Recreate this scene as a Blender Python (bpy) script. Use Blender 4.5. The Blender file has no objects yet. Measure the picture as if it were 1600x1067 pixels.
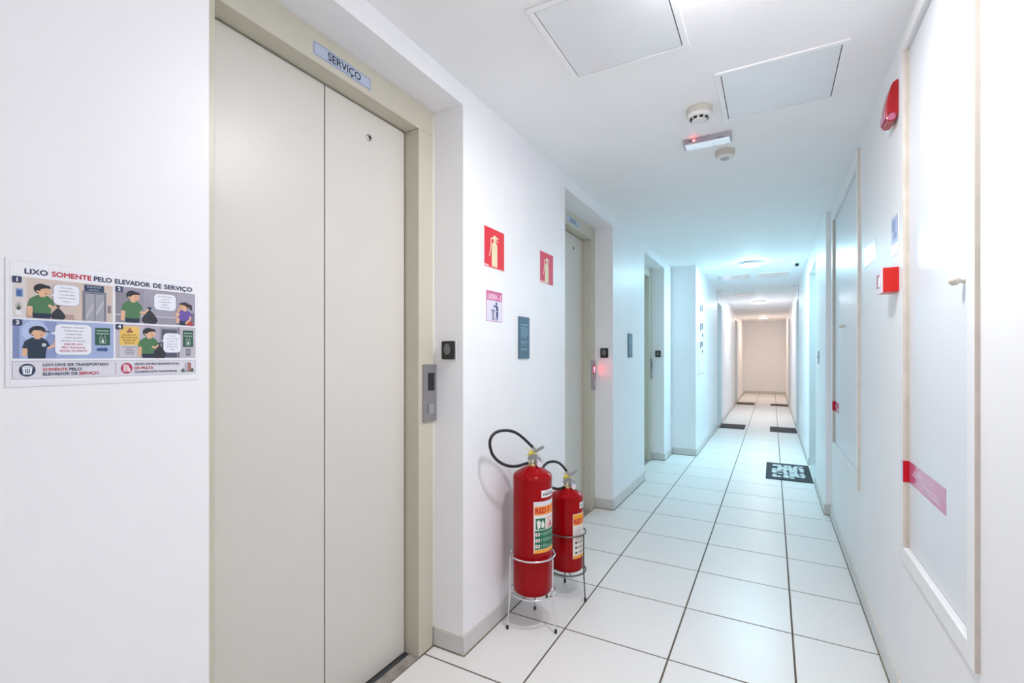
import bpy, bmesh, math, random
from mathutils import Vector
random.seed(7)
S = bpy.context.scene
COL = S.collection
PI = math.pi

# ------------------------------------------------------------------ camera, world, exposure
CAM_H = 1.24
cam_d = bpy.data.cameras.new('camera')
cam = bpy.data.objects.new('camera', cam_d)
COL.objects.link(cam)
cam.location = (0, 0, CAM_H)
cam.rotation_euler = (PI / 2, 0, math.radians(28.84))
cam_d.sensor_fit = 'HORIZONTAL'
cam_d.sensor_width = 36.0
cam_d.lens = 36.0 * 739.0 / 1600.0
cam_d.shift_y = 22.5 / 1600.0
cam_d.clip_start = 0.02
S.camera = cam

world = bpy.data.worlds.new('world')
S.world = world
world.use_nodes = True
world.node_tree.nodes['Background'].inputs[0].default_value = (0.8, 0.9, 1.0, 1)
world.node_tree.nodes['Background'].inputs[1].default_value = 0.02

S.view_settings.view_transform = 'Standard'
S.view_settings.look = 'None'
S.view_settings.gamma = 1.0
S.view_settings.use_curve_mapping = False
S.view_settings.exposure = -0.02
S.cycles.max_bounces = 10
S.cycles.diffuse_bounces = 9
S.cycles.glossy_bounces = 4
S.cycles.adaptive_threshold = 0.05
S.cycles.sample_clamp_indirect = 6.0
S.cycles.use_denoising = True

# ceiling lamps: (x, y, colour, strength)
LAMPS = [
    (-0.13, 1.40, (0.985, 0.97, 1.00), 158.0),
    (-0.23, 6.36, (0.48, 0.84, 1.00), 275.0),
    (-0.23, 10.95, (0.92, 0.95, 1.00), 135.0),
    (-0.23, 15.50, (1.00, 0.79, 0.64), 130.0),
    (-0.36, -2.60, (0.98, 0.97, 1.00), 90.0),
]

# ------------------------------------------------------------------ materials
def srgb(c):
    if isinstance(c, str):
        c = c.lstrip('#')
        c = [int(c[i:i + 2], 16) / 255 for i in (0, 2, 4)]
        c = [(v / 12.92 if v <= .04045 else ((v + .055) / 1.055) ** 2.4) for v in c]
    return (c[0], c[1], c[2], 1)

MATS = {}
def mat(name, color, rough=.5, metal=0, noise=0, nscale=8, bump=0, bscale=60, emit=None, estr=0, spec=.5, coat=0, objvar=0, rvar=0):
    if name in MATS:
        return MATS[name]
    m = bpy.data.materials.new(name)
    m.use_nodes = True
    nt = m.node_tree
    b = nt.nodes['Principled BSDF']
    col = srgb(color)
    b.inputs['Base Color'].default_value = col
    b.inputs['Roughness'].default_value = rough
    b.inputs['Metallic'].default_value = metal
    b.inputs['Specular IOR Level'].default_value = spec
    b.inputs['Coat Weight'].default_value = coat
    if emit:
        b.inputs['Emission Color'].default_value = srgb(emit)
        b.inputs['Emission Strength'].default_value = estr
    tc = nt.nodes.new('ShaderNodeTexCoord')
    out = None
    if noise or rvar:
        n = nt.nodes.new('ShaderNodeTexNoise')
        n.inputs['Scale'].default_value = nscale
        n.inputs['Detail'].default_value = 5
        nt.links.new(tc.outputs['Object'], n.inputs['Vector'])
        if noise:
            r = nt.nodes.new('ShaderNodeMapRange')
            r.inputs['From Min'].default_value = .3
            r.inputs['From Max'].default_value = .7
            r.inputs['To Min'].default_value = 1 - noise
            r.inputs['To Max'].default_value = 1.0
            nt.links.new(n.outputs['Fac'], r.inputs['Value'])
            mx = nt.nodes.new('ShaderNodeMix')
            mx.data_type = 'RGBA'
            mx.blend_type = 'MULTIPLY'
            mx.inputs['Factor'].default_value = 1
            mx.inputs['A'].default_value = col
            nt.links.new(r.outputs['Result'], mx.inputs['B'])
            nt.links.new(mx.outputs['Result'], b.inputs['Base Color'])
            out = mx.outputs['Result']
        if rvar:
            r2 = nt.nodes.new('ShaderNodeMapRange')
            r2.inputs['From Min'].default_value = .3
            r2.inputs['From Max'].default_value = .7
            r2.inputs['To Min'].default_value = rough - rvar
            r2.inputs['To Max'].default_value = rough + rvar
            nt.links.new(n.outputs['Fac'], r2.inputs['Value'])
            nt.links.new(r2.outputs['Result'], b.inputs['Roughness'])
    if objvar:
        oi = nt.nodes.new('ShaderNodeObjectInfo')
        r = nt.nodes.new('ShaderNodeMapRange')
        r.inputs['To Min'].default_value = 1 - objvar
        r.inputs['To Max'].default_value = 1.0
        nt.links.new(oi.outputs['Random'], r.inputs['Value'])
        mx = nt.nodes.new('ShaderNodeMix')
        mx.data_type = 'RGBA'
        mx.blend_type = 'MULTIPLY'
        mx.inputs['Factor'].default_value = 1
        mx.inputs['A'].default_value = col
        if out:
            nt.links.new(out, mx.inputs['A'])
        nt.links.new(r.outputs['Result'], mx.inputs['B'])
        nt.links.new(mx.outputs['Result'], b.inputs['Base Color'])
    if bump:
        n2 = nt.nodes.new('ShaderNodeTexNoise')
        n2.inputs['Scale'].default_value = bscale
        n2.inputs['Detail'].default_value = 4
        nt.links.new(tc.outputs['Object'], n2.inputs['Vector'])
        bp = nt.nodes.new('ShaderNodeBump')
        bp.inputs['Strength'].default_value = bump
        bp.inputs['Distance'].default_value = .002
        nt.links.new(n2.outputs['Fac'], bp.inputs['Height'])
        nt.links.new(bp.outputs['Normal'], b.inputs['Normal'])
    MATS[name] = m
    return m

def ink(c, rough=.45):
    return mat('ink_' + c.lstrip('#') + ('' if rough == .45 else '_%d' % (rough * 100)), c, rough)

WALL = mat('wall_paint', (.905, .905, .925), .42, noise=.03, nscale=3, bump=.12, bscale=45)
WALLR = mat('wall_paint_satin', (.90, .90, .91), .45, noise=.03, nscale=3, bump=.16, bscale=9)
CEIL = mat('ceiling_paint', (.94, .94, .945), .6, noise=.02, nscale=4, bump=.06)
HATCHM = mat('hatch_gloss_paint', (.84, .855, .88), .18, noise=.02, nscale=4)
HATCHF = mat('hatch_frame_paint', (.92, .92, .93), .4)
TILE = mat('white_floor_tile', (.85, .83, .805), .33, noise=.012, nscale=5, objvar=.03, rvar=.02)
GROUT = mat('brown_grout', (.17, .14, .115), .9, noise=.4, nscale=30)
SKIRT = mat('skirting_tile', (.68, .67, .655), .35, noise=.08, nscale=9, objvar=.05)
SKIRTCAP = mat('skirting_mortar', (.74, .70, .64), .7, noise=.15, nscale=40)
DIRTG = mat('dirty_grout_line', (.30, .24, .17), .9, noise=.5, nscale=30)
EDOOR = mat('elevator_door_enamel', (.68, .652, .60), .36, noise=.03, nscale=3, bump=.03, bscale=120)
EFRAME = mat('elevator_frame_enamel', (.585, .555, .45), .36, noise=.04, nscale=6, bump=.03, bscale=120)
CAULK = mat('cream_caulk', (.74, .71, .63), .5)
DARK = mat('dark_gap', (.02, .018, .015), .9)
GRANITE = mat('worn_granite', (.42, .38, .34), .55, noise=.5, nscale=18)
STEEL = mat('brushed_steel', (.42, .41, .42), .38, metal=.9, noise=.1, nscale=40)
STEELD = mat('sill_track_metal', (.20, .21, .23), .35, metal=.8)
CHROME = mat('chrome_wire', (.78, .78, .80), .18, metal=1)
WIRED = mat('grey_wire', (.16, .15, .14), .35, metal=.9)
CAST = mat('cast_valve_metal', (.42, .42, .44), .42, metal=.85, noise=.2, nscale=60)
BRASS = mat('brass', (.70, .52, .25), .3, metal=1)
FERR = mat('nickel_brass', (.60, .57, .46), .32, metal=.9)
RED = mat('extinguisher_red', (.34, .001, .004), .13, spec=.2, noise=.05, nscale=5)
RUBBER = mat('black_rubber', (.014, .014, .016), .5, bump=.15, bscale=200)
BLACKP = mat('black_plastic', (.014, .014, .015), .25)
GREYP = mat('grey_highlight', (.16, .16, .165), .35)
WHITEP = mat('white_plastic', (.80, .80, .80), .4)
CREAMP = mat('cream_plastic', (.58, .555, .48), .42)
YELLOW = mat('yellow_seal', (.80, .62, .03), .5)
PAPER = mat('white_paper', (.88, .88, .93), .4)
LAMIN = mat('laminate_film', (.87, .87, .92), .25)
ALARM = mat('alarm_red', (.62, .012, .010), .3)
ALARM2 = mat('siren_red', (.42, .008, .014), .22)
PALEP = mat('pale_pink_plastic', (.78, .70, .78), .3)
WOOD = mat('painted_wood_knob', (.70, .66, .58), .45)
PANELW = mat('access_door_paint', (.78, .80, .84), .33, noise=.02, nscale=3)
FRAMEB = mat('access_frame_paint', (.87, .87, .87), .4, noise=.04, nscale=10)
EDGEB = mat('bare_edge_beige', (.72, .66, .57), .55, noise=.15, nscale=14)
LEAF = mat('door_leaf_pale', (.60, .66, .66), .4)
MATD = mat('charcoal_rubber_mat', (.035, .04, .05), .75, noise=.5, nscale=60, bump=.4, bscale=300)
MATB = mat('brown_coir_mat', (.10, .065, .045), .9, noise=.4, nscale=60, bump=.4, bscale=300)
STONE = mat('pebble_print', (.70, .74, .72), .6, noise=.15, nscale=40)
PLAQUE = mat('blue_plaque', (.075, .15, .21), .35)
SIGNP = mat('blue_grey_metal_sign', (.46, .52, .66), .4)

# ------------------------------------------------------------------ mesh helpers
class MB:
    def __init__(s):
        s.v = []; s.f = []; s.m = []; s.mats = []
    def mi(s, m):
        if m not in s.mats:
            s.mats.append(m)
        return s.mats.index(m)
    def add(s, verts, faces, m):
        o = len(s.v); k = s.mi(m)
        s.v += [tuple(p) for p in verts]
        for f in faces:
            s.f.append(tuple(i + o for i in f)); s.m.append(k)
        return s
    def box(s, x0, x1, y0, y1, z0, z1, m):
        v = [(x0, y0, z0), (x1, y0, z0), (x1, y1, z0), (x0, y1, z0), (x0, y0, z1), (x1, y0, z1), (x1, y1, z1), (x0, y1, z1)]
        f = [(0, 3, 2, 1), (4, 5, 6, 7), (0, 1, 5, 4), (1, 2, 6, 5), (2, 3, 7, 6), (3, 0, 4, 7)]
        return s.add(v, f, m)
    def lathe(s, c, prof, m, n=32, axis='z', cap=True):
        """prof: (radius, height) list; axis direction vector or 'z'."""
        ax = {'z': (0, 0, 1), 'x': (1, 0, 0), 'y': (0, 1, 0)}[axis] if isinstance(axis, str) else axis
        w = Vector(ax).normalized()
        u = w.orthogonal().normalized(); t = w.cross(u)
        c = Vector(c); v = []; f = []
        for r, hh in prof:
            for i in range(n):
                a = 2 * PI * i / n
                v.append(c + w * hh + (u * math.cos(a) + t * math.sin(a)) * r)
        for k in range(len(prof) - 1):
            for i in range(n):
                j = (i + 1) % n
                f.append((k * n + i, k * n + j, (k + 1) * n + j, (k + 1) * n + i))
        if cap:
            f.append(tuple(reversed(range(n))))
            f.append(tuple(range((len(prof) - 1) * n, len(prof) * n)))
        return s.add(v, f, m)
    def tube(s, pts, r, m, n=10, closed=False):
        P = [Vector(p) for p in pts]; N = len(P); v = []; f = []
        up = None
        for i, p in enumerate(P):
            if closed:
                d = P[(i + 1) % N] - P[i - 1]
            else:
                d = P[min(i + 1, N - 1)] - P[max(i - 1, 0)]
            d.normalize()
            if up is None:
                up = d.orthogonal().normalized()
            up = (up - d * up.dot(d)).normalized()
            sd = d.cross(up)
            rr = r[i] if isinstance(r, (list, tuple)) else r
            for k in range(n):
                a = 2 * PI * k / n
                v.append(p + (up * math.cos(a) + sd * math.sin(a)) * rr)
        L = N if closed else N - 1
        for i in range(L):
            j = (i + 1) % N
            for k in range(n):
                q = (k + 1) % n
                f.append((i * n + k, i * n + q, j * n + q, j * n + k))
        if not closed:
            f.append(tuple(reversed(range(n)))); f.append(tuple(range((N - 1) * n, N * n)))
        return s.add(v, f, m)
    def ring(s, c, R, r, m, n=48, k=10):
        return s.tube([(c[0] + R * math.cos(2 * PI * i / n), c[1] + R * math.sin(2 * PI * i / n), c[2]) for i in range(n)], r, m, k, True)
    def prism(s, poly, ext, m):
        """poly: 3d points of one face, ext: extrusion vector."""
        n = len(poly); e = Vector(ext)
        v = [Vector(p) for p in poly] + [Vector(p) + e for p in poly]
        f = [tuple(reversed(range(n))), tuple(range(n, 2 * n))] + [(i, (i + 1) % n, n + (i + 1) % n, n + i) for i in range(n)]
        return s.add(v, f, m)
    def mesh(s, name, origin, smooth):
        me = bpy.data.meshes.new(name)
        o = Vector(origin)
        me.from_pydata([tuple(Vector(p) - o) for p in s.v], [], s.f)
        for m in s.mats:
            me.materials.append(m)
        me.polygons.foreach_set('material_index', s.m)
        bm = bmesh.new(); bm.from_mesh(me)
        if s.fixn:
            bmesh.ops.recalc_face_normals(bm, faces=bm.faces)
        bm.to_mesh(me); bm.free()
        if smooth:
            me.polygons.foreach_set('use_smooth', [True] * len(me.polygons))
            me.set_sharp_from_angle(angle=math.radians(smooth))
        me.update()
        return me
    fixn = True
    def build(s, name, parent=None, origin=None, smooth=0, bevel=0):
        """links ONE mesh object; verts are given in world coordinates."""
        if parent is not None:
            base = world_loc(parent)
            o = origin if origin is not None else base
        else:
            base = Vector((0, 0, 0))
            o = origin if origin is not None else (0, 0, 0)
        me = s.mesh(name, o, smooth)
        ob = bpy.data.objects.new(name, me)
        COL.objects.link(ob)
        ob.parent = parent
        ob.location = Vector(o) - base
        if bevel:
            b = ob.modifiers.new('bevel', 'BEVEL')
            b.width = bevel; b.segments = 2; b.limit_method = 'ANGLE'
        return ob

def world_loc(o):
    l = Vector((0, 0, 0))
    while o is not None:
        l += o.location; o = o.parent
    return l

def tag(o, label, cat, group=None, kind=None):
    o['label'] = label; o['category'] = cat
    if group: o['group'] = group
    if kind: o['kind'] = kind
    return o

def thing(name, loc, label, cat, group=None, kind=None):
    o = bpy.data.objects.new(name, None)
    o.empty_display_size = .05
    COL.objects.link(o)
    o.location = loc
    return tag(o, label, cat, group, kind)

def struct(o, label, cat):
    return tag(o, label, cat, kind='structure')

def copy_tree(o, parent=None):
    c = o.copy(); COL.objects.link(c); c.parent = parent
    for ch in list(o.children):
        copy_tree(ch, c)
    return c

def clone(root, d, label, group=None):
    c = copy_tree(root)
    c.location = root.location + Vector(d)
    c['label'] = label
    if group: c['group'] = group
    return c

# ------------------------------------------------------------------ flat print (lettering, pictograms, posters)
TXT = {}
def text_mesh(s):
    if s in TXT:
        return TXT[s]
    cu = bpy.data.curves.new('lettering', 'FONT'); cu.body = s; cu.resolution_u = 4
    ob = bpy.data.objects.new('lettering', cu); COL.objects.link(ob)
    dg = bpy.context.evaluated_depsgraph_get(); dg.update()
    me = bpy.data.meshes.new_from_object(ob.evaluated_get(dg))
    v = [(p.co.x, p.co.y) for p in me.vertices]; f = [tuple(p.vertices) for p in me.polygons]
    bpy.data.objects.remove(ob); bpy.data.curves.remove(cu); bpy.data.meshes.remove(me)
    TXT[s] = (v, f)
    return TXT[s]

class Print:
    """Flat artwork; fmap(u, v, layer) gives the place in the world."""
    def __init__(s, fmap, step=.00012, curved=False):
        s.curved = curved
        s.fm = fmap; s.mb = MB(); s.mb.fixn = False; s.l = 0; s.step = step
    def put(s, pts, faces, c):
        s.l += 1
        m = ink(c) if isinstance(c, str) else c
        if s.curved:                      # cut into narrow strips so that the print follows the curve
            bm = bmesh.new()
            bv = [bm.verts.new((p[0], p[1], 0)) for p in pts]
            for q in faces:
                try: bm.faces.new([bv[i] for i in q])
                except ValueError: pass
            k = math.floor(min(p[0] for p in pts) / .0015) * .0015 + .0015
            while k < max(p[0] for p in pts):
                bmesh.ops.bisect_plane(bm, geom=bm.verts[:] + bm.edges[:] + bm.faces[:], plane_co=(k, 0, 0), plane_no=(1, 0, 0))
                k += .0015
            bm.verts.index_update()
            pts = [(q.co.x, q.co.y) for q in bm.verts]; faces = [tuple(q.index for q in g.verts) for g in bm.faces]
            bm.free()
        s.mb.add([s.fm(u, v, s.step + s.l * 1.5e-5) for u, v in pts], faces, m)
    l0 = 1
    def layer(s, n):
        s.l0 = n; return s
    def poly(s, pts, c):
        s.put(pts, [tuple(range(len(pts)))], c)
    def rect(s, u0, v0, u1, v1, c, n=1):
        pts = [(u0 + (u1 - u0) * i / n, vv) for vv in (v0, v1) for i in range(n + 1)]
        s.put(pts, [(i, i + 1, n + 2 + i, n + 1 + i) for i in range(n)], c)
    def ell(s, cu, cv, ru, rv, c, n=20, a0=0, a1=2 * PI):
        k = n if a1 - a0 > 6.2 else n + 1
        s.poly([(cu + ru * math.cos(a0 + (a1 - a0) * i / n), cv + rv * math.sin(a0 + (a1 - a0) * i / n)) for i in range(k)], c)
    def rrect(s, u0, v0, u1, v1, r, c, n=5):
        if v0 > v1: v0, v1 = v1, v0
        if u0 > u1: u0, u1 = u1, u0
        pts = []
        for cu, cv, a in ((u1 - r, v1 - r, 0), (u0 + r, v1 - r, PI / 2), (u0 + r, v0 + r, PI), (u1 - r, v0 + r, 1.5 * PI)):
            for i in range(n + 1):
                b = a + PI / 2 * i / n
                pts.append((cu + r * math.cos(b), cv + r * math.sin(b)))
        s.poly(pts, c)
    def line(s, pts, w, c):
        for (a, b) in zip(pts[:-1], pts[1:]):
            d = Vector((b[0] - a[0], b[1] - a[1]))
            if d.length < 1e-9: continue
            d.normalize(); n = Vector((-d.y, d.x)) * w / 2; e = d * w * .3
            s.poly([(a[0] - n.x - e.x, a[1] - n.y - e.y), (b[0] - n.x + e.x, b[1] - n.y + e.y), (b[0] + n.x + e.x, b[1] + n.y + e.y), (a[0] + n.x - e.x, a[1] + n.y - e.y)], c)
    def frame(s, u0, v0, u1, v1, w, c):
        s.line([(u0, v0), (u1, v0), (u1, v1), (u0, v1), (u0, v0)], w, c)
    def text(s, t, u, v, w, hcap, c, align='l', bold=0):
        """lettering with its baseline start at (u, v), width w (0: natural), capital height hcap."""
        pts, f = text_mesh(t)
        cap = max(p[1] for p in text_mesh('H')[0])
        x0 = min(p[0] for p in pts); x1 = max(p[0] for p in pts)
        sy = hcap / cap; sx = w / (x1 - x0) if w else sy
        ww = (x1 - x0) * sx
        ou = u - (ww / 2 if align == 'c' else ww if align == 'r' else 0)
        offs = [(0, 0)] if not bold else [(-bold, 0), (bold, 0), (0, bold), (0, -bold)]
        for k, (a, b) in enumerate(offs):
            s.put([(ou + (p[0] - x0) * sx + a, v + p[1] * sy + b) for p in pts], f, c)
    def build(s, name, parent=None, origin=None):
        return s.mb.build(name, parent, origin)

def on_x(x, y0, z0, sgn=1, s=1):
    """surface facing +X (sgn=1, u runs to +Y) or -X (sgn=-1, u runs to -Y)."""
    return lambda u, v, l: (x + sgn * l, y0 + sgn * u * s, z0 + v * s)
def on_y(y, x0, z0):
    """surface facing -Y; u runs to +X."""
    return lambda u, v, l: (x0 + u, y - l, z0 + v)
def on_cyl(cx, cy, r, a0, z0):
    """around a vertical cylinder; u is arc length."""
    return lambda u, v, l: (cx + (r + l) * math.cos(a0 + u / r), cy + (r + l) * math.sin(a0 + u / r), z0 + v)

# ------------------------------------------------------------------ dimensions of the place
WL, WL2 = -1.125, -0.832          # left wall at the elevators, and beyond the step
WR, WR2 = 0.400, 0.366            # right wall near, and beyond the step
YB, YS, YRS, YE = -4.5, 6.235, 4.42, 17.65
CH = 2.363
SOF = 2.282
REC = [(0.612, 1.622), (2.722, 3.728), (4.790, 5.780)]
EX0, EDX = -1.272, -1.345         # elevator frame front, door face
DOORH = 2.17
DL = [(8.84, 9.62), (13.30, 14.08)]
DR = [(5.42, 6.34), (8.72, 9.62), (13.25, 14.08)]
PAN = [dict(y0=1.405, y1=2.105, i0=1.452, i1=2.056, z0=.540, z1=2.325, iz0=.588, iz1=2.282),
       dict(y0=3.035, y1=4.300, i0=3.095, i1=4.228, z0=.537, z1=2.325, iz0=.604, iz1=2.246)]

def wall_boxes(mb, x0, x1, y0, y1, z0, z1, ops, m):
    ys = sorted({y0, y1} | {v for o in ops for v in o[:2]})
    for a, b in zip(ys[:-1], ys[1:]):
        mid = (a + b) / 2
        z = z0
        for o in sorted([o for o in ops if o[0] < mid < o[1]], key=lambda o: o[2]):
            if o[2] > z:
                mb.box(x0, x1, a, b, z, o[2], m)
            z = o[3]
        if z < z1:
            mb.box(x0, x1, a, b, z, z1, m)

# ------------------------------------------------------------------ structure
# left wall with the three elevator recesses (near corner of the first is chamfered)
w = MB()
ch = .0015
w.prism([(WL, YB, 0), (WL, REC[0][0] - ch, 0), (WL - ch, REC[0][0], 0), (-1.60, REC[0][0], 0), (-1.60, YB, 0)], (0, 0, CH), WALL)
wall_boxes(w, -1.60, WL, REC[0][0], YS, 0, CH, [(a, b, 0, SOF) for a, b in REC], WALL)
w.box(-1.70, -1.60, YB, YS, 0, CH, DARK)
struct(w.build('wall_left'), 'white painted wall with three elevator door recesses', 'wall')

w = MB()
wall_boxes(w, -1.60, WL2, YS, YE, 0, CH, [(a, b, 0, DOORH) for a, b in DL], WALL)
struct(w.build('wall_left_corridor'), 'white painted wall stepping out beyond the third elevator', 'wall')

w = MB()
wall_boxes(w, WR, WR + .20, YB, YRS, 0, CH, [(p['i0'] - .01, p['i1'] + .01, p['iz0'] - .01, p['iz1'] + .01) for p in PAN], WALLR)
w.box(WR + .20, WR + .25, YB, YRS, 0, CH, WALLR)
struct(w.build('wall_right'), 'satin white wall carrying the two tall access panels', 'wall')

w = MB()
wall_boxes(w, WR2, WR2 + .30, YRS, YE, 0, CH, [(a, b, 0, DOORH) for a, b in DR], WALLR)
struct(w.build('wall_right_corridor'), 'white wall beyond the step with apartment door recesses', 'wall')

w = MB(); w.box(-1.70, .70, YE, YE + .1, 0, CH, WALL)
struct(w.build('wall_end'), 'plain pinkish lit wall closing the far end of corridor', 'wall')
w = MB(); w.box(-1.70, .70, YB - .1, YB, 0, CH, WALL)
struct(w.build('wall_back'), 'plain white wall closing the corridor behind the viewer', 'wall')
w = MB(); w.box(-1.70, .70, YB - .1, YE + .1, CH, CH + .1, CEIL)
struct(w.build('ceiling'), 'smooth white painted corridor ceiling', 'ceiling')

# floor: grout bed with one object for each tile
w = MB(); w.box(-1.70, .70, YB - .1, YE + .1, -.06, -.0022, GROUT)
floor = struct(w.build('floor'), 'white square ceramic floor tiles with brown grout joints', 'floor')
TP, TX0, TY0, J = .4530, .0785, 2.455, .0076
TYP = .4525
tile_me = {}
def tile(x0, x1, y0, y1):
    key = (round(x1 - x0, 4), round(y1 - y0, 4))
    if key not in tile_me:
        a, b, c, e = key[0] / 2, key[1] / 2, .0016, .0009
        v = [(-a, -b, -.0021), (a, -b, -.0021), (a, b, -.0021), (-a, b, -.0021), (-a, -b, -e), (a, -b, -e), (a, b, -e), (-a, b, -e),
             (-a + c, -b + c, 0), (a - c, -b + c, 0), (a - c, b - c, 0), (-a + c, b - c, 0)]
        f = [(0, 1, 5, 4), (1, 2, 6, 5), (2, 3, 7, 6), (3, 0, 4, 7), (4, 5, 9, 8), (5, 6, 10, 9), (6, 7, 11, 10), (7, 4, 8, 11), (8, 9, 10, 11)]
        me = bpy.data.meshes.new('tile'); me.from_pydata(v, [], f); me.materials.append(TILE); me.update()
        tile_me[key] = me
    o = bpy.data.objects.new('tile', tile_me[key]); COL.objects.link(o)
    o.parent = floor; o.location = ((x0 + x1) / 2, (y0 + y1) / 2, 0)
cols = [(-1.268, TX0 - 2 * TP - J / 2), (TX0 - 2 * TP + J / 2, TX0 - TP - J / 2), (TX0 - TP + J / 2, TX0 - J / 2), (TX0 + J / 2, WR + .02)]
k0 = math.floor((YB - TY0) / TYP) + 1
for k in range(k0, 40):
    ya, yb = TY0 + k * TYP + J / 2, TY0 + (k + 1) * TYP - J / 2
    if ya > YE - .1: break
    yb = min(yb, YE)
    for ci, (xa, xb) in enumerate(cols):
        if ci == 0 and ya > YS: continue
        tile(xa, xb, ya, yb)

# skirting: separate ceramic lengths with a mortar cap and a dirty joint at the floor
def skirting(name, runs, label):
    root = thing(name, (0, 0, 0), label, 'baseboard', kind='structure')
    H, T = .076, .011
    cap = MB(); ln = MB()
    for r in runs:
        ax, c, sgn, a, b = r           # axis along which it runs, wall plane, side it faces, start, end
        n = max(1, round((b - a) / .45))
        for i in range(n):
            p, q = a + (b - a) * i / n + (.001 if i else 0), a + (b - a) * (i + 1) / n - (.001 if i < n - 1 else 0)
            m = MB()
            if ax == 'y':
                x0, x1 = sorted((c, c + sgn * T)); m.box(x0, x1, p, q, .004, H, SKIRT)
            else:
                y0, y1 = sorted((c, c + sgn * T)); m.box(p, q, y0, y1, .004, H, SKIRT)
            m.build('skirting_tile', root, origin=((c, p, 0) if ax == 'y' else (p, c, 0)), bevel=.0012)
        if ax == 'y':
            x0, x1 = sorted((c, c + sgn * T * .75)); cap.box(x0, x1, a, b, H, H + .004, SKIRTCAP)
            x0, x1 = sorted((c, c + sgn * (T + .003))); ln.box(x0, x1, a, b, 0, .0038, DIRTG)
        else:
            y0, y1 = sorted((c, c + sgn * T * .75)); cap.box(a, b, y0, y1, H, H + .004, SKIRTCAP)
            y0, y1 = sorted((c, c + sgn * (T + .003))); ln.box(a, b, y0, y1, 0, .0038, DIRTG)
    cap.build('mortar_cap', root); ln.build('grout_line', root)
    return root
T_ = .011
skirting('baseboard_left', [('y', WL, 1, YB, REC[0][0] - .002), ('y', WL, 1, REC[0][1] - T_, REC[1][0]), ('y', WL, 1, REC[1][1] - T_, REC[2][0]), ('y', WL, 1, REC[2][1] - T_, YS - T_)]
         + [('x', b, -1, EX0, WL) for a, b in REC] + [('x', YS, -1, WL, WL2 + T_)], 'grey ceramic skirting around the elevator recesses')
skirting('baseboard_left_corridor', [('y', WL2, 1, YS, DL[0][0]), ('y', WL2, 1, DL[0][1], DL[1][0]), ('y', WL2, 1, DL[1][1], YE)], 'pale ceramic skirting along the far corridor wall with notices')
skirting('baseboard_right', [('y', WR, -1, YB, YRS - T_), ('x', YRS, -1, WR2 - T_, WR)], 'pale ceramic skirting under the tall access panels')
skirting('baseboard_right_corridor', [('y', WR2, -1, YRS, DR[0][0]), ('y', WR2, -1, DR[0][1], DR[1][0]), ('y', WR2, -1, DR[1][1], DR[2][0]), ('y', WR2, -1, DR[2][1], YE)], 'pale ceramic skirting beyond the pebble doormat')
skirting('baseboard_end', [('x', YE, -1, WL2 + T_, WR2 - T_)], 'pale ceramic skirting on the far end wall')

# apartment doors set back in the far walls
def apt_door(name, side, a, b, label):
    x = WL2 if side < 0 else WR2
    root = thing(name, (x, (a + b) / 2, 0), label, 'door', kind='structure')
    def bx(d0, d1, y0, y1, z0, z1, m):
        xa, xb = sorted((x + side * d0, x + side * d1)); q = MB(); q.box(xa, xb, y0, y1, z0, z1, m); return q
    bx(.085, .120, a + .042, b - .042, .006, DOORH - .042, LEAF).build('door_leaf', root, bevel=.002)
    bx(.075, .140, a + .001, a + .04, .001, DOORH - .001, LEAF).build('door_jamb', root, bevel=.002)
    bx(.075, .140, b - .04, b - .001, .001, DOORH - .001, LEAF).build('door_jamb', root, bevel=.002)
    bx(.075, .140, a + .041, b - .041, DOORH - .04, DOORH - .001, LEAF).build('door_head', root, bevel=.002)
    bx(.0, .074, a + .001, b - .001, .0, .004, SKIRT).build('threshold', root)
    hd = MB(); xs = x + side * .085
    hd.lathe((xs, a + .11, 1.02), [(.024, 0), (.024, .008)], STEEL, 20, (-side, 0, 0))
    hd.tube([(xs - side * .005, a + .11, 1.02), (xs - side * .045, a + .11, 1.02), (xs - side * .05, a + .125, 1.02), (xs - side * .05, a + .23, 1.02)], .009, STEEL)
    hd.build('door_handle', root, smooth=40)
apt_door('door_1', 1, *DR[0], 'pale apartment door beside the black and white pebble doormat')
apt_door('door_2', -1, *DL[0], 'pale apartment door beside the charcoal doormat with faded reddish patch')
apt_door('door_3', 1, *DR[1], 'pale apartment door beside the plain charcoal doormat')
apt_door('door_4', -1, *DL[1], 'pale apartment door at the lighter brown doormat near corridor end')
apt_door('door_5', 1, *DR[2], 'pale apartment door at the darker brown doormat near corridor end')

# dark shadow-gap lines painted as grey strips, high on both walls with short returns on the ceiling
GAPLINE = mat('shadow_line_grey', (.34, .38, .42), .5)
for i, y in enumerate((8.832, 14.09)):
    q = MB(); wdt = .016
    q.box(WL2, WL2 + .003, y - wdt, y, DOORH + .012, CH, GAPLINE); q.box(WL2 + .003, WL2 + .085, y - wdt, y, CH - .003, CH, GAPLINE)
    q.box(WR2 - .003, WR2, y - wdt, y, DOORH + .012, CH, GAPLINE); q.box(WR2 - .085, WR2 - .003, y - wdt, y, CH - .003, CH, GAPLINE)
    struct(q.build('shadow_strip_%d' % (i + 1)), ('thin grey strip painting a shadow line above the mid corridor doors', 'thin grey strip painting a shadow line near the warm lit corridor end')[i], 'shadow_strip')

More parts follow.
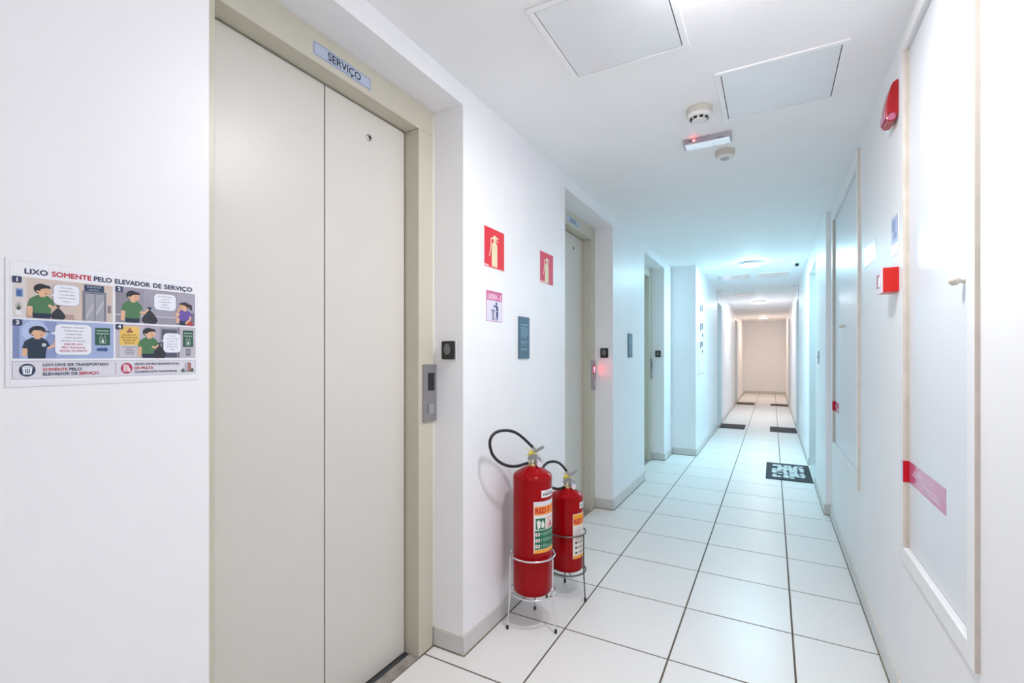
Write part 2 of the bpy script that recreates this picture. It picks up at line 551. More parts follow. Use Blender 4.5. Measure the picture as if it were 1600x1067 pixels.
# ------------------------------------------------------------------ ceiling lamps
def lamp(i, x, y, colr, st, label):
    t = thing('ceiling_lamp', (x, y, CH), label, 'lamp', 'round corridor ceiling lamps')
    b = MB(); b.lathe((x, y, CH), [(.112, -.0002), (.116, -.003), (.117, -.030), (.110, -.031)], WHITEP, 40)
    b.build('housing', t, smooth=35)
    em = mat('lamp_glow_%d' % i, (.9, .9, .9), .4, emit=colr, estr=st)
    d = MB(); d.lathe((x, y, CH), [(.108, -.0295), (.1125, -.031), (.110, -.036), (.096, -.041), (.06, -.045), (.002, -.046)], em, 40)
    d.build('diffuser', t, smooth=60)
lamp(1, *LAMPS[0], 'round white ceiling lamp just before the square ceiling hatches')
lamp(2, *LAMPS[1], 'round glowing ceiling lamp next to the small dome camera, largest in view')
lamp(3, *LAMPS[2], 'round glowing ceiling lamp in the middle of the far corridor')
lamp(4, *LAMPS[3], 'small warm round ceiling lamp in front of the end wall')
lamp(5, *LAMPS[4], 'round white ceiling lamp behind the viewer')

# ------------------------------------------------------------------ ceiling hatches
def hatch(x0, x1, y0, y1, label):
    t = thing('ceiling_hatch', ((x0 + x1) / 2, (y0 + y1) / 2, CH), label, 'hatch', 'square access hatches in the ceiling')
    fw, g = .021, .003
    for nm, a in (('frame_rail', (x0, x1, y0, y0 + fw)), ('frame_rail', (x0, x1, y1 - fw, y1)), ('frame_rail', (x0, x0 + fw, y0 + fw, y1 - fw)), ('frame_rail', (x1 - fw, x1, y0 + fw, y1 - fw))):
        q = MB(); q.box(*a, CH - .007, CH, HATCHF); q.build(nm, t, bevel=.0015)
    q = MB(); q.box(x0 + fw, x1 - fw, y0 + fw, y1 - fw, CH - .001, CH - .0001, DARK); q.build('shadow_gap', t)
    q = MB(); q.box(x0 + fw + g, x1 - fw - g, y0 + fw + g, y1 - fw - g, CH - .0055, CH - .001, HATCHM); q.build('hatch_panel', t, bevel=.001)
hatch(-.703, -.262, 1.363, 1.812, 'square ceiling hatch cut by the top edge of the photo')
hatch(-.203, .243, 2.038, 2.474, 'square ceiling hatch beside the smoke detector')
hatch(-.700, -.262, 7.20, 7.64, 'thin far ceiling hatch just past the big lamp, wall notice side')
hatch(-.195, .215, 7.25, 7.68, 'thin far ceiling hatch just past the big lamp, under dome camera side')
hatch(-.640, -.265, 9.45, 9.86, 'small farthest ceiling hatch before the second glowing lamp')

# ------------------------------------------------------------------ elevators
def elevator(a, b, label):
    t = thing('elevator_door', (EX0, (a + b) / 2, 0), label, 'elevator door', 'elevator doors')
    j = .100
    oa, ob = a + (.094 if a < 1 else j), b - (b - 1.516 if b < 1.7 else j + .006)
    top = 2.174
    q = MB(); q.box(-1.40, EX0, a + .001, oa, .0005, SOF - .006, EFRAME); q.build('jamb', t, bevel=.0015)
    q = MB(); q.box(-1.40, EX0, ob, b - .013, .0005, top, EFRAME); q.build('jamb', t, bevel=.0015)
    q = MB(); q.box(-1.40, EX0, oa, b - .013, top + .0008, SOF - .006, EFRAME); q.build('transom', t, bevel=.0015)
    q = MB(); q.box(-1.30, EX0 - .002, b - .013, b - .0005, .08, SOF - .0005, CAULK); q.box(-1.30, EX0 - .002, a, b - .013, SOF - .006, SOF - .0005, CAULK)
    q.build('caulk_bead', t)
    q = MB(); q.box(-1.46, -1.375, oa - .04, ob + .03, -.001, top + .04, DARK); q.build('shaft_shadow', t)
    mid = (oa + ob) / 2
    q = MB(); q.box(EDX - .022, EDX, oa + .001, mid - .0025, .006, top - .004, EDOOR); q.build('door_panel', t, bevel=.0012)
    q = MB(); q.box(EDX - .022, EDX, mid + .0025, ob - .006, .006, top - .004, EDOOR); dp = q.build('door_panel', t, bevel=.0012)
    py = mid + (ob - mid) * .5
    q = MB(); q.lathe((EDX, py, 2.070), [(.0125, 0), (.0125, .003), (.010, .0045), (.0068, .0045)], STEEL, 24, 'x')
    q.lathe((EDX, py, 2.070), [(.0068, .0030), (.0068, .0046)], DARK, 20, 'x'); q.build('key_hole', dp, smooth=35)
    q = MB(); q.box(EDX + .022, EX0 + .001, oa, ob, -.0021, .0012, GRANITE); q.build('sill', t, bevel=.0008)
    q = MB()
    for k in range(3):
        xx = EDX + .021 - k * .008
        q.box(xx - .004, xx, oa, ob, -.0021, .002, STEELD)
        q.box(xx - .008, xx - .004, oa, ob, -.0021, -.0015, DARK)
    q.build('sill_track', t)
    return t, oa, ob
ELAB = ['cream service elevator door, nearest and largest of the three', 'cream elevator door behind the two fire extinguishers', 'narrow sliver of the farthest cream elevator door']
for (a, b), lb in zip(REC, ELAB):
    elevator(a, b, lb)

def nameplate(y0, word, wy0, wy1, label):
    z0, z1 = 2.196, 2.240
    L = .246
    t = thing('elevator_sign', (EX0, y0, z0), label, 'sign')
    q = MB(); q.box(EX0, EX0 + .0015, y0, y0 + L, z0, z1, SIGNP); q.build('plate', t, bevel=.0006)
    p = Print(on_x(EX0 + .0016, y0, z0)); hgt = z1 - z0
    p.layer(1); m = .0035
    p.line([(m + .004, m), (L - m, m)], .0013, '#3c465c'); p.line([(L - m, m), (L - m, hgt - m - .003)], .0013, '#3c465c')
    p.line([(L - m, hgt - m - .003), (L - m - .004, hgt - m)], .0013, '#3c465c'); p.line([(L - m - .004, hgt - m), (m + .003, hgt - m)], .0013, '#3c465c')
    p.line([(m + .003, hgt - m), (m, hgt - m - .004)], .0013, '#3c465c'); p.line([(m, hgt - m - .004), (m, m + .004)], .0013, '#3c465c'); p.line([(m, m + .004), (m + .004, m)], .0013, '#3c465c')
    p.layer(2); p.text(word, wy0, .0105, wy1 - wy0, .0245, '#1c2636', bold=.0007)
    p.build('lettering', t)
nameplate(1.006, 'SERVIÇO', .056, .196, 'blue-grey plate reading SERVIÇO over the nearest elevator')
nameplate(3.110, 'SOCIAL', .062, .180, 'blue-grey plate reading SOCIAL over the second elevator')

def call_station(y0, lit, label):
    z0, z1, W = .966, 1.204, .084
    t = thing('call_panel', (EX0, y0, z0), label, 'call panel', 'elevator call panels')
    x = EX0
    q = MB(); q.box(x, x + .010, y0, y0 + W, z0, z1, STEEL); q.build('faceplate', t, bevel=.0012)
    q = MB(); q.box(x + .0095, x + .0112, y0 + .026, y0 + .068, z0 + .128, z0 + .202, BLACKP); d = q.build('display', t, bevel=.0005)
    if lit:
        p = Print(on_x(x + .0113, y0, z0)); em = mat('red_led', (.5, .0, .0), .4, emit=(1, .03, .07), estr=34)
        p.poly([(.030, .168), (.047, .193), (.064, .168), (.054, .168), (.054, .140), (.040, .140), (.040, .168)], em); p.build('arrow_light', d)
    q = MB(); q.box(x + .0095, x + .0135, y0 + .030, y0 + .066, z0 + .030, z0 + .072, mat('button_steel', (.55, .55, .56), .3, metal=.9)); q.build('button', t, bevel=.001)
call_station(1.5375, 0, 'steel call panel with dark display on nearest elevator frame')
call_station(3.622, 1, 'steel call panel with glowing red arrow on second elevator frame')
call_station(5.700, 0, 'thin steel call panel on the farthest elevator frame')

def reader(y, label, full):
    t = thing('card_reader', (-1.1935, y, 1.264), label, 'card reader', 'black access readers in the elevator recesses')
    x0, x1, z0, z1 = -1.226, -1.161, 1.225, 1.303
    q = MB(); q.box(x0 - .002, x1 + .002, y - .003, y, z0 - .002, z1 + .002, WHITEP); q.build('backplate', t, bevel=.001)
    q = MB(); q.box(x0, x1, y - .018, y - .003, z0, z1, BLACKP); bb = q.build('casing', t, bevel=.006)
    q = MB(); n = 24
    cx, cz = (x0 + x1) / 2, z0 + .042
    pts = [(cx + .017 * math.cos(2 * PI * i / n), y - .0178, cz + (.023 if full else .027) * math.sin(2 * PI * i / n)) for i in range(n)]
    q.prism(pts, (0, -.0012, 0), GREYP); q.build('oval_highlight', t)  # the highlight on the casing is put in as a grey oval
reader(REC[0][1], 'black card reader in the nearest elevator recess', 1)
reader(REC[1][1], 'black card reader above the red glow in second recess', 0)
reader(REC[2][1], 'small grey-black card reader in the farthest elevator recess', 0)

# ------------------------------------------------------------------ fire extinguishers on wire stands
def stand(c, zl, zu, R, feet, wire, label):
    t = thing('extinguisher_stand', (c[0], c[1], 0), label, 'stand', 'wire extinguisher stands')
    wr = .0042
    MB().ring((c[0], c[1], zu), R, wr, wire).build('upper_ring', t, smooth=60)
    MB().ring((c[0], c[1], zl), R, wr, wire).build('lower_ring', t, smooth=60)
    q = MB()
    for a in (.6, .6 + PI / 2):
        q.tube([(c[0] - R * math.cos(a), c[1] - R * math.sin(a), zl - .004), (c[0] + R * math.cos(a), c[1] + R * math.sin(a), zl - .004)], .003, wire, 8)
    q.build('support_bar', t, smooth=60)
    for a, fr in feet:
        a = math.radians(a); u = (math.cos(a), math.sin(a))
        e = R + wr * 1.6
        q = MB(); q.tube([(c[0] + u[0] * e, c[1] + u[1] * e, zu), (c[0] + u[0] * (e + .001), c[1] + u[1] * (e + .001), zl), (c[0] + u[0] * fr, c[1] + u[1] * fr, .006)], .0034, wire, 10)
        lg = q.build('leg', t, smooth=60)
        q = MB(); q.lathe((c[0] + u[0] * fr, c[1] + u[1] * fr, 0), [(.0052, .0), (.006, .003), (.0055, .016), (.004, .019)], RUBBER, 14); q.build('rubber_foot', lg, smooth=40)
    return t

def extinguisher(c, zb, zs, zn, r, hose, lab, tagp, label, full):
    cx, cy = c
    t = thing('fire_extinguisher', (cx, cy, zb), label, 'fire extinguisher', 'red fire extinguishers')
    q = MB()
    nr = .022
    hs = zn - zs
    prof = [(.0, zb + .012), (r * .80, zb + .010), (r * .86, zb + .001), (r * .93, zb + .002), (r * .985, zb + .010), (r, zb + .022), (r, zs - .015), (r * .985, zs), (r * .93, zs + hs * .14), (r * .70, zs + hs * .46), (r * .45, zs + hs * .78), (nr + .006, zn - .004), (nr, zn), (.0, zn)]
    q.lathe((cx, cy, 0), prof, RED, 56, cap=False); q.build('cylinder', t, smooth=35)
    q = MB(); q.tube([(cx + (r + .0002) * math.cos(k * PI / 28), cy + (r + .0002) * math.sin(k * PI / 28), zs - .012) for k in range(56)], .0011, RED, 6, True); q.build('shoulder_seam', t, smooth=60)
    # direction to the right as seen from the lobby
    u = Vector((.896, .444, 0)); f = Vector((.444, -.896, 0)); z = Vector((0, 0, 1))
    C = Vector((cx, cy, 0))
    def at(a, b, zz): return C + u * a + f * b + z * zz
    q = MB(); q.lathe((cx, cy, zn), [(.024, -.003), (.024, .005), (.020, .007)], BRASS, 28); q.build('neck_ring', t, smooth=35)
    q = MB(); q.lathe((cx, cy, zn), [(.017, .004), (.017, .018), (.013, .022), (.013, .03)], FERR, 24); q.build('valve_stem', t, smooth=35)
    q = MB()
    pr = [at(-.023, -.012, zn + .024), at(.020, -.012, zn + .020), at(.022, -.012, zn + .046), at(.002, -.012, zn + .060), at(-.018, -.012, zn + .055)]
    q.prism(pr, tuple(f * .024), CAST); q.build('valve_body', t, bevel=.003)
    # squeeze lever and carrying handle
    q = MB()
    q.prism([at(.000, -.009, zn + .060), at(.010, -.009, zn + .054), at(.052, -.009, zn + .078), at(.055, -.009, zn + .086), at(.042, -.009, zn + .088)], tuple(f * .018), CAST); q.build('lever', t, bevel=.002)
    q = MB()
    q.prism([at(.016, -.009, zn + .040), at(.022, -.009, zn + .034), at(.040, -.009, zn + .012), at(.046, -.009, zn + .014), at(.034, -.009, zn + .036)], tuple(f * .018), CAST); q.build('carrying_handle', t, bevel=.002)
    # pressure gauge
    g = at(.031, .020, zn + .008); dirg = (f * .8 + u * .55 + z * .1)
    q = MB(); q.lathe(g, [(.0135, -.008), (.0150, -.004), (.0150, .004), (.0125, .005)], CHROME, 28, dirg); gg = q.build('pressure_gauge', t, smooth=35)
    q = MB(); q.lathe(g, [(.0124, .0048), (.0124, .0056)], mat('gauge_face', (.72, .62, .68), .2), 28, dirg); q.build('dial', gg)
    q = MB(); q.tube([at(.008, .0, zn + .016), g - Vector(dirg).normalized() * .006], .006, CAST, 10); q.build('gauge_stem', t, smooth=60)
    # pin ring and seal
    pc = at(.034, .016, zn + .034); n = 24; q = MB()
    q.tube([pc + (u * math.cos(2 * PI * i / n) + z * math.sin(2 * PI * i / n)) * (.0165 if full else .012) for i in range(n)], .0011, CHROME, 8, True); q.build('safety_pin_ring', t, smooth=60)
    q = MB()
    q.prism([at(-.017, .013, zn + .053), at(.002, .013, zn + .055), at(.010, .013, zn + .053), at(.005, .013, zn + .060), at(-.007, .013, zn + .069), at(-.014, .013, zn + .065)], tuple(f * .004), YELLOW)
    for a, b in ((-.036, .080), (-.030, .048), (.026, .058)):
        q.tube([at(0, .015, zn + .060), at(a * .6, .019, zn + b * .96), at(a, .017, zn + b)], [.0022, .0016, .0010], YELLOW, 6)
    q.build('seal_tag', t)
    # hose
    q = MB(); q.tube(hose, .0066, RUBBER, 12); q.build('hose', t, smooth=60)
    for p0, p1 in ((hose[0], hose[1]), (hose[-1], hose[-2])):
        a = Vector(p0); d = (Vector(p1) - a).normalized()
        q = MB(); q.tube([a - d * .016, a - d * .002, a + d * .012, a + d * .013], [.0062, .0078, .0084, .0070], FERR, 14); q.build('hose_ferrule', t, smooth=35)
    for p0, p1 in ((hose[0], at(.004, .0, zn + .062)), (hose[-1], at(-.004, .0, zn + .015))):
        q = MB(); q.tube([tuple(Vector(p0)), p1], .0061, FERR, 10); q.build('hose_port', t, smooth=50)
    # labels
    ph = math.atan2(-cy, -cx)
    a0, zt, zb2, W = lab
    p = Print(on_cyl(cx, cy, r + .0003, ph + math.radians(a0), zb2), curved=True); Hh = zt - zb2; N = 30
    def R(u0, v0, u1, v1, col, n=1): p.rect(u0 * W, v0 * Hh, u1 * W, v1 * Hh, col)
    p.layer(1); R(0, 0, 1, 1, '#e8e2da')
    p.layer(2)
    R(.02, .0, .99, .07, '#eda23a'); R(.02, .745, .99, .90, '#f08a2c')
    if full:
        R(.02, .93, .99, .995, '#d9d9dd'); R(.04, .905, .98, .912, '#c9573a', 12); R(.04, .735, .98, .741, '#c9573a', 12)
        R(.03, .075, .99, .44, '#1f6a4e'); R(.05, .46, .31, .675, '#1f6a4e', 10)
    else:
        R(.02, .90, .99, .985, '#f0a21c'); R(.06, .50, .34, .70, '#dcd6d0', 8)
    p.layer(3)
    p.text('RED F', (.047 if full else .035) * W, .775 * Hh, (.41 if full else .48) * W, .100 * Hh, '#c01a1a', bold=.0013)
    if full:
        # green pictogram: bucket and hands
        p.poly([(.075 * W, .62 * Hh), (.18 * W, .62 * Hh), (.165 * W, .49 * Hh), (.10 * W, .47 * Hh)], '#e8e8e4'); p.ell(.12 * W, .625 * Hh, .02 * W, .022 * Hh, '#e8e8e4', 10)
        p.poly([(.19 * W, .56 * Hh), (.235 * W, .64 * Hh), (.285 * W, .55 * Hh), (.275 * W, .49 * Hh), (.20 * W, .49 * Hh)], '#e8e8e4')
        p.frame(.37 * W, .475 * Hh, .62 * W, .67 * Hh, .0024, '#c8264a'); p.poly([(.40 * W, .49 * Hh), (.48 * W, .62 * Hh), (.56 * W, .49 * Hh)], '#d76a80'); p.line([(.38 * W, .66 * Hh), (.61 * W, .48 * Hh)], .0024, '#c8264a')
        for k in range(3):
            v = .335 - k * .115
            R(.045, v, .155, v + .06, '#e6e6e0', 4); R(.075, v + .015, .125, v + .045, '#b8504a', 2); p.ell(.195 * W, (v + .035) * Hh, .015 * W, .012 * Hh, '#d6e6de', 10)
            for i in range(3):
                R(.235, v + .004 + i * .024, (.80 - .1 * i - .14 * k), v + .013 + i * .024, '#9fc9b4', 10)
        R(.10, .448, .60, .456, '#8aa79a', 8)
    else:
        R(.10, .44, .60, .452, '#b03030', 6)
        p.frame(.46 * W, .56 * Hh, .72 * W, .72 * Hh, .0022, '#c8264a'); p.line([(.47 * W, .71 * Hh), (.71 * W, .57 * Hh)], .0022, '#c8264a')
        for k in range(3):
            v = .33 - k * .11
            R(.08, v, .16, v + .05, '#4a4240', 3); R(.19, v + .03, .50, v + .042, '#8a827c', 6); R(.19, v + .01, .46, v + .022, '#8a827c', 6)
        for i in range(3): R(.08, .52 + i * .05, .32, .53 + i * .05, '#a8a098', 5)
    p.build('instruction_label', t)
    a1, tz0, tz1, tw = tagp
    p = Print(on_cyl(cx, cy, r + .0003, ph + math.radians(a1), tz0), curved=True); th = tz1 - tz0
    p.layer(1); p.rect(0, 0, tw, th, '#e9e6e8')
    p.layer(2); p.rect(tw * .14, th * .74, tw * .62, th * .82, '#8b8890', 8)
    x = .08
    for wd in (.07, .07, .08, .07, .05, .08, .07, .08, .07):
        p.rect(tw * x, th * .24, tw * (x + wd * .75), th * .58, '#55545c', 2); x += wd * (1.0 if wd > .05 else 1.4)
    p.build('inspection_tag', t)
    return t

HOSE1 = [(-0.9715, 1.974, 0.8108), (-0.9787, 1.951, 0.8307), (-0.9858, 1.9285, 0.8502), (-0.9928, 1.9062, 0.8681), (-1.0008, 1.8807, 0.8862), (-1.0087, 1.8556, 0.8999), (-1.0165, 1.8309, 0.9081), (-1.023, 1.8101, 0.9123), (-1.0295, 1.7896, 0.9141), (-1.0358, 1.7694, 0.9144), (-1.0421, 1.7494, 0.911), (-1.0467, 1.7347, 0.9037), (-1.0498, 1.7249, 0.8947), (-1.0518, 1.7184, 0.884), (-1.0526, 1.7162, 0.8728), (-1.0526, 1.7162, 0.8613), (-1.0518, 1.7184, 0.8495), (-1.0505, 1.7226, 0.8361), (-1.0483, 1.7298, 0.8197), (-1.0452, 1.7396, 0.8067), (-1.0411, 1.7528, 0.793), (-1.0358, 1.7694, 0.78), (-1.0305, 1.7862, 0.7694), (-1.0241, 1.8067, 0.7594), (-1.0165, 1.8309, 0.7514), (-1.0093, 1.8538, 0.7469), (-1.002, 1.8771, 0.7449), (-0.9951, 1.8989, 0.7458), (-0.9893, 1.9173, 0.7477), (-0.9799, 1.9473, 0.7483)]
HOSE2 = [(-0.9368, 2.3037, 0.6317), (-0.9415, 2.2889, 0.6477), (-0.9476, 2.2693, 0.6676), (-0.9537, 2.2499, 0.6841), (-0.9598, 2.2308, 0.6954), (-0.9657, 2.2119, 0.7024), (-0.9716, 2.1932, 0.7064), (-0.9789, 2.1701, 0.7082), (-0.9846, 2.1518, 0.7067), (-0.991, 2.1315, 0.6973), (-0.9945, 2.1204, 0.6866), (-0.9966, 2.1137, 0.6719), (-0.9973, 2.1115, 0.6534), (-0.9959, 2.1159, 0.6336), (-0.9917, 2.1293, 0.6121), (-0.986, 2.1473, 0.5958), (-0.9789, 2.1701, 0.5827), (-0.9716, 2.1932, 0.5725), (-0.9642, 2.2166, 0.5642), (-0.9568, 2.2404, 0.5591), (-0.9492, 2.2645, 0.5578), (-0.9415, 2.2889, 0.5645)]
C1, C2 = (-.974, 1.966), (-.938, 2.30)
extinguisher(C1, .160, .693, .735, .090, HOSE1, (3, .590, .361, .185), (26, .606, .638, .105), 'taller red fire extinguisher with big hose loop, nearest elevator side', True)
extinguisher(C2, .142, .520, .556, .083, HOSE2, (20, .440, .214, .160), (49, .463, .494, .09), 'shorter red fire extinguisher partly hidden behind the taller one', False)
stand(C1, .158, .328, .1035, [(-130.7, .124), (-9, .127), (111, .123)], CHROME, 'shiny wire stand under the taller red extinguisher')
stand(C2, .135, .330, .096, [(118, .123), (-14, .112), (232, .120)], WIRED, 'dull grey wire stand under the shorter red extinguisher')

# ------------------------------------------------------------------ signs on the left wall
def ext_sign(y0, y1, z0, z1, red, body, label, strip):
    W, H = y1 - y0, z1 - z0
    t = thing('extinguisher_sign', (WL, y0, z0), label, 'sign', 'red extinguisher signs')
    q = MB(); q.box(WL, WL + .002, y0, y1, z0, z1, mat('sign_edge_white', (.85, .82, .82), .35)); q.build('board', t, bevel=.0004)
    p = Print(on_x(WL + .0021, y0, z0))
    X = lambda a: a * W
    V = lambda a: (1 - a) * H
    p.layer(1); p.rect(X(.02), V(.98), X(.98), V(.02), red)
    p.layer(2)
    p.poly([(X(.38), V(.95)), (X(.62), V(.95)), (X(.635), V(.935)), (X(.635), V(.42)), (X(.60), V(.365)), (X(.545), V(.33)), (X(.545), V(.27)), (X(.465), V(.27)), (X(.465), V(.33)), (X(.41), V(.365)), (X(.365), V(.42)), (X(.365), V(.935))], body)
    p.poly([(X(.44), V(.27)), (X(.44), V(.19)), (X(.50), V(.165)), (X(.68), V(.215)), (X(.68), V(.25)), (X(.56), V(.235)), (X(.56), V(.26)), (X(.68), V(.305)), (X(.67), V(.33)), (X(.54), V(.29))], body)
    p.line([(X(.46), V(.265)), (X(.40), V(.25)), (X(.34), V(.265)), (X(.315), V(.31)), (X(.325), V(.38)), (X(.315), V(.52)), (X(.29), V(.60)), (X(.255), V(.70))], .0062, body)
    p.rect(X(.03), V(.965), X(strip), V(.925), '#f0c9c6')
    p.layer(3); p.line([(X(.37), V(.465)), (X(.63), V(.475))], .0012, '#b39a80'); p.line([(X(.37), V(.91)), (X(.63), V(.91))], .0012, '#b39a80')
    p.build('pictogram', t)
ext_sign(1.780, 1.965, 1.640, 1.826, '#e0303c', '#ecdfb8', 'bright red extinguisher sign above the LIXEIRA bin notice', .22)
ext_sign(2.357, 2.540, 1.645, 1.826, '#d4395c', '#e2dcb4', 'red extinguisher sign with painted pink glare above the blue text plaque', .52)  # glare on this sign is put into its pinker red

def bin_sign():
    y0, y1, z0, z1 = 1.803, 1.943, 1.398, 1.537
    W, H = y1 - y0, z1 - z0
    t = thing('bin_sign', (WL, y0, z0), 'pink and white LIXEIRA notice with a figure using a bin', 'sign')
    q = MB(); q.box(WL, WL + .0014, y0, y1, z0, z1, mat('bin_sign_pink', (.62, .18, .36), .4)); q.build('board', t)
    p = Print(on_x(WL + .0015, y0, z0)); X = lambda a: a * W; V = lambda a: (1 - a) * H
    p.layer(1); p.rect(0, V(.31), W, V(0), '#d06a98'); p.rect(X(.02), V(.985), X(.98), V(.31), '#e2def2')
    p.layer(2); p.text('LIXEIRA', X(.08), V(.265), X(.60), .165 * H, '#f3dcea', bold=.0006); p.text('-3', X(.74), V(.265), X(.19), .165 * H, '#f3dcea', bold=.0006)
    n = '#33486a'
    p.ell(X(.62), V(.395), X(.055), .05 * H, n, 14)
    p.poly([(X(.42), V(.465)), (X(.56), V(.455)), (X(.66), V(.45)), (X(.72), V(.50)), (X(.74), V(.64)), (X(.60), V(.64)), (X(.58), V(.52)), (X(.43), V(.495))], n)
    p.poly([(X(.60), V(.66)), (X(.74), V(.66)), (X(.73), V(.80)), (X(.71), V(.955)), (X(.66), V(.955)), (X(.66), V(.80)), (X(.60), V(.955)), (X(.55), V(.955)), (X(.60), V(.80))], n)
    p.poly([(X(.28), V(.62)), (X(.54), V(.62)), (X(.52), V(.655)), (X(.30), V(.655))], n)
    for k in range(6):
        a = .675 + k * .05
        p.poly([(X(.315 + k * .006), V(a)), (X(.505 - k * .006), V(a)), (X(.50 - k * .006), V(a + .03)), (X(.318 + k * .006), V(a + .03))], n)
    p.line([(X(.36), V(.61)), (X(.38), V(.53)), (X(.44), V(.52)), (X(.47), V(.60))], .0016, n)
    p.build('pictogram', t)
bin_sign()

def plaque(y0, y1, label, detail):
    z0, z1 = 1.226, 1.440
    t = thing('text_plaque', (WL, y0, z0), label, 'plaque', 'dark blue text plaques')
    q = MB(); q.box(WL, WL + .009, y0, y1, z0, z1, PLAQUE); q.build('board', t, bevel=.0008)
    W, H = y1 - y0, z1 - z0
    p = Print(on_x(WL + .0091, y0, z0)); c = '#8fb4cc'
    p.layer(1)
    rows = [(.19, .86, 2), (.255, .70, 1), (.285, .84, 1), (.315, .86, 1), (.345, .84, 1), (.375, .72, 1), (.405, .86, 1), (.435, .82, 1), (.465, .66, 1), (.505, .70, .7), (.585, .86, 1), (.615, .78, 1), (.645, .40, 1), (.68, .70, .7), (.765, .72, 1.2), (.795, .70, 1)]
    for v, e, k in rows:
        # a row of short word-length dashes: the print is too small to read
        u = .14
        while u < e:
            L = min(random.uniform(.06, .16), e - u)
            p.rect(W * u, H * (1 - v) - .0016 * k, W * (u + L), H * (1 - v) + .0012 * k, c)
            u += L + .02
    p.build('fine_print', t)
plaque(2.105, 2.218, 'dark blue text plaque under the second extinguisher sign', 1)
plaque(4.170, 4.300, 'dark blue text plaque between second and third elevators', 0)

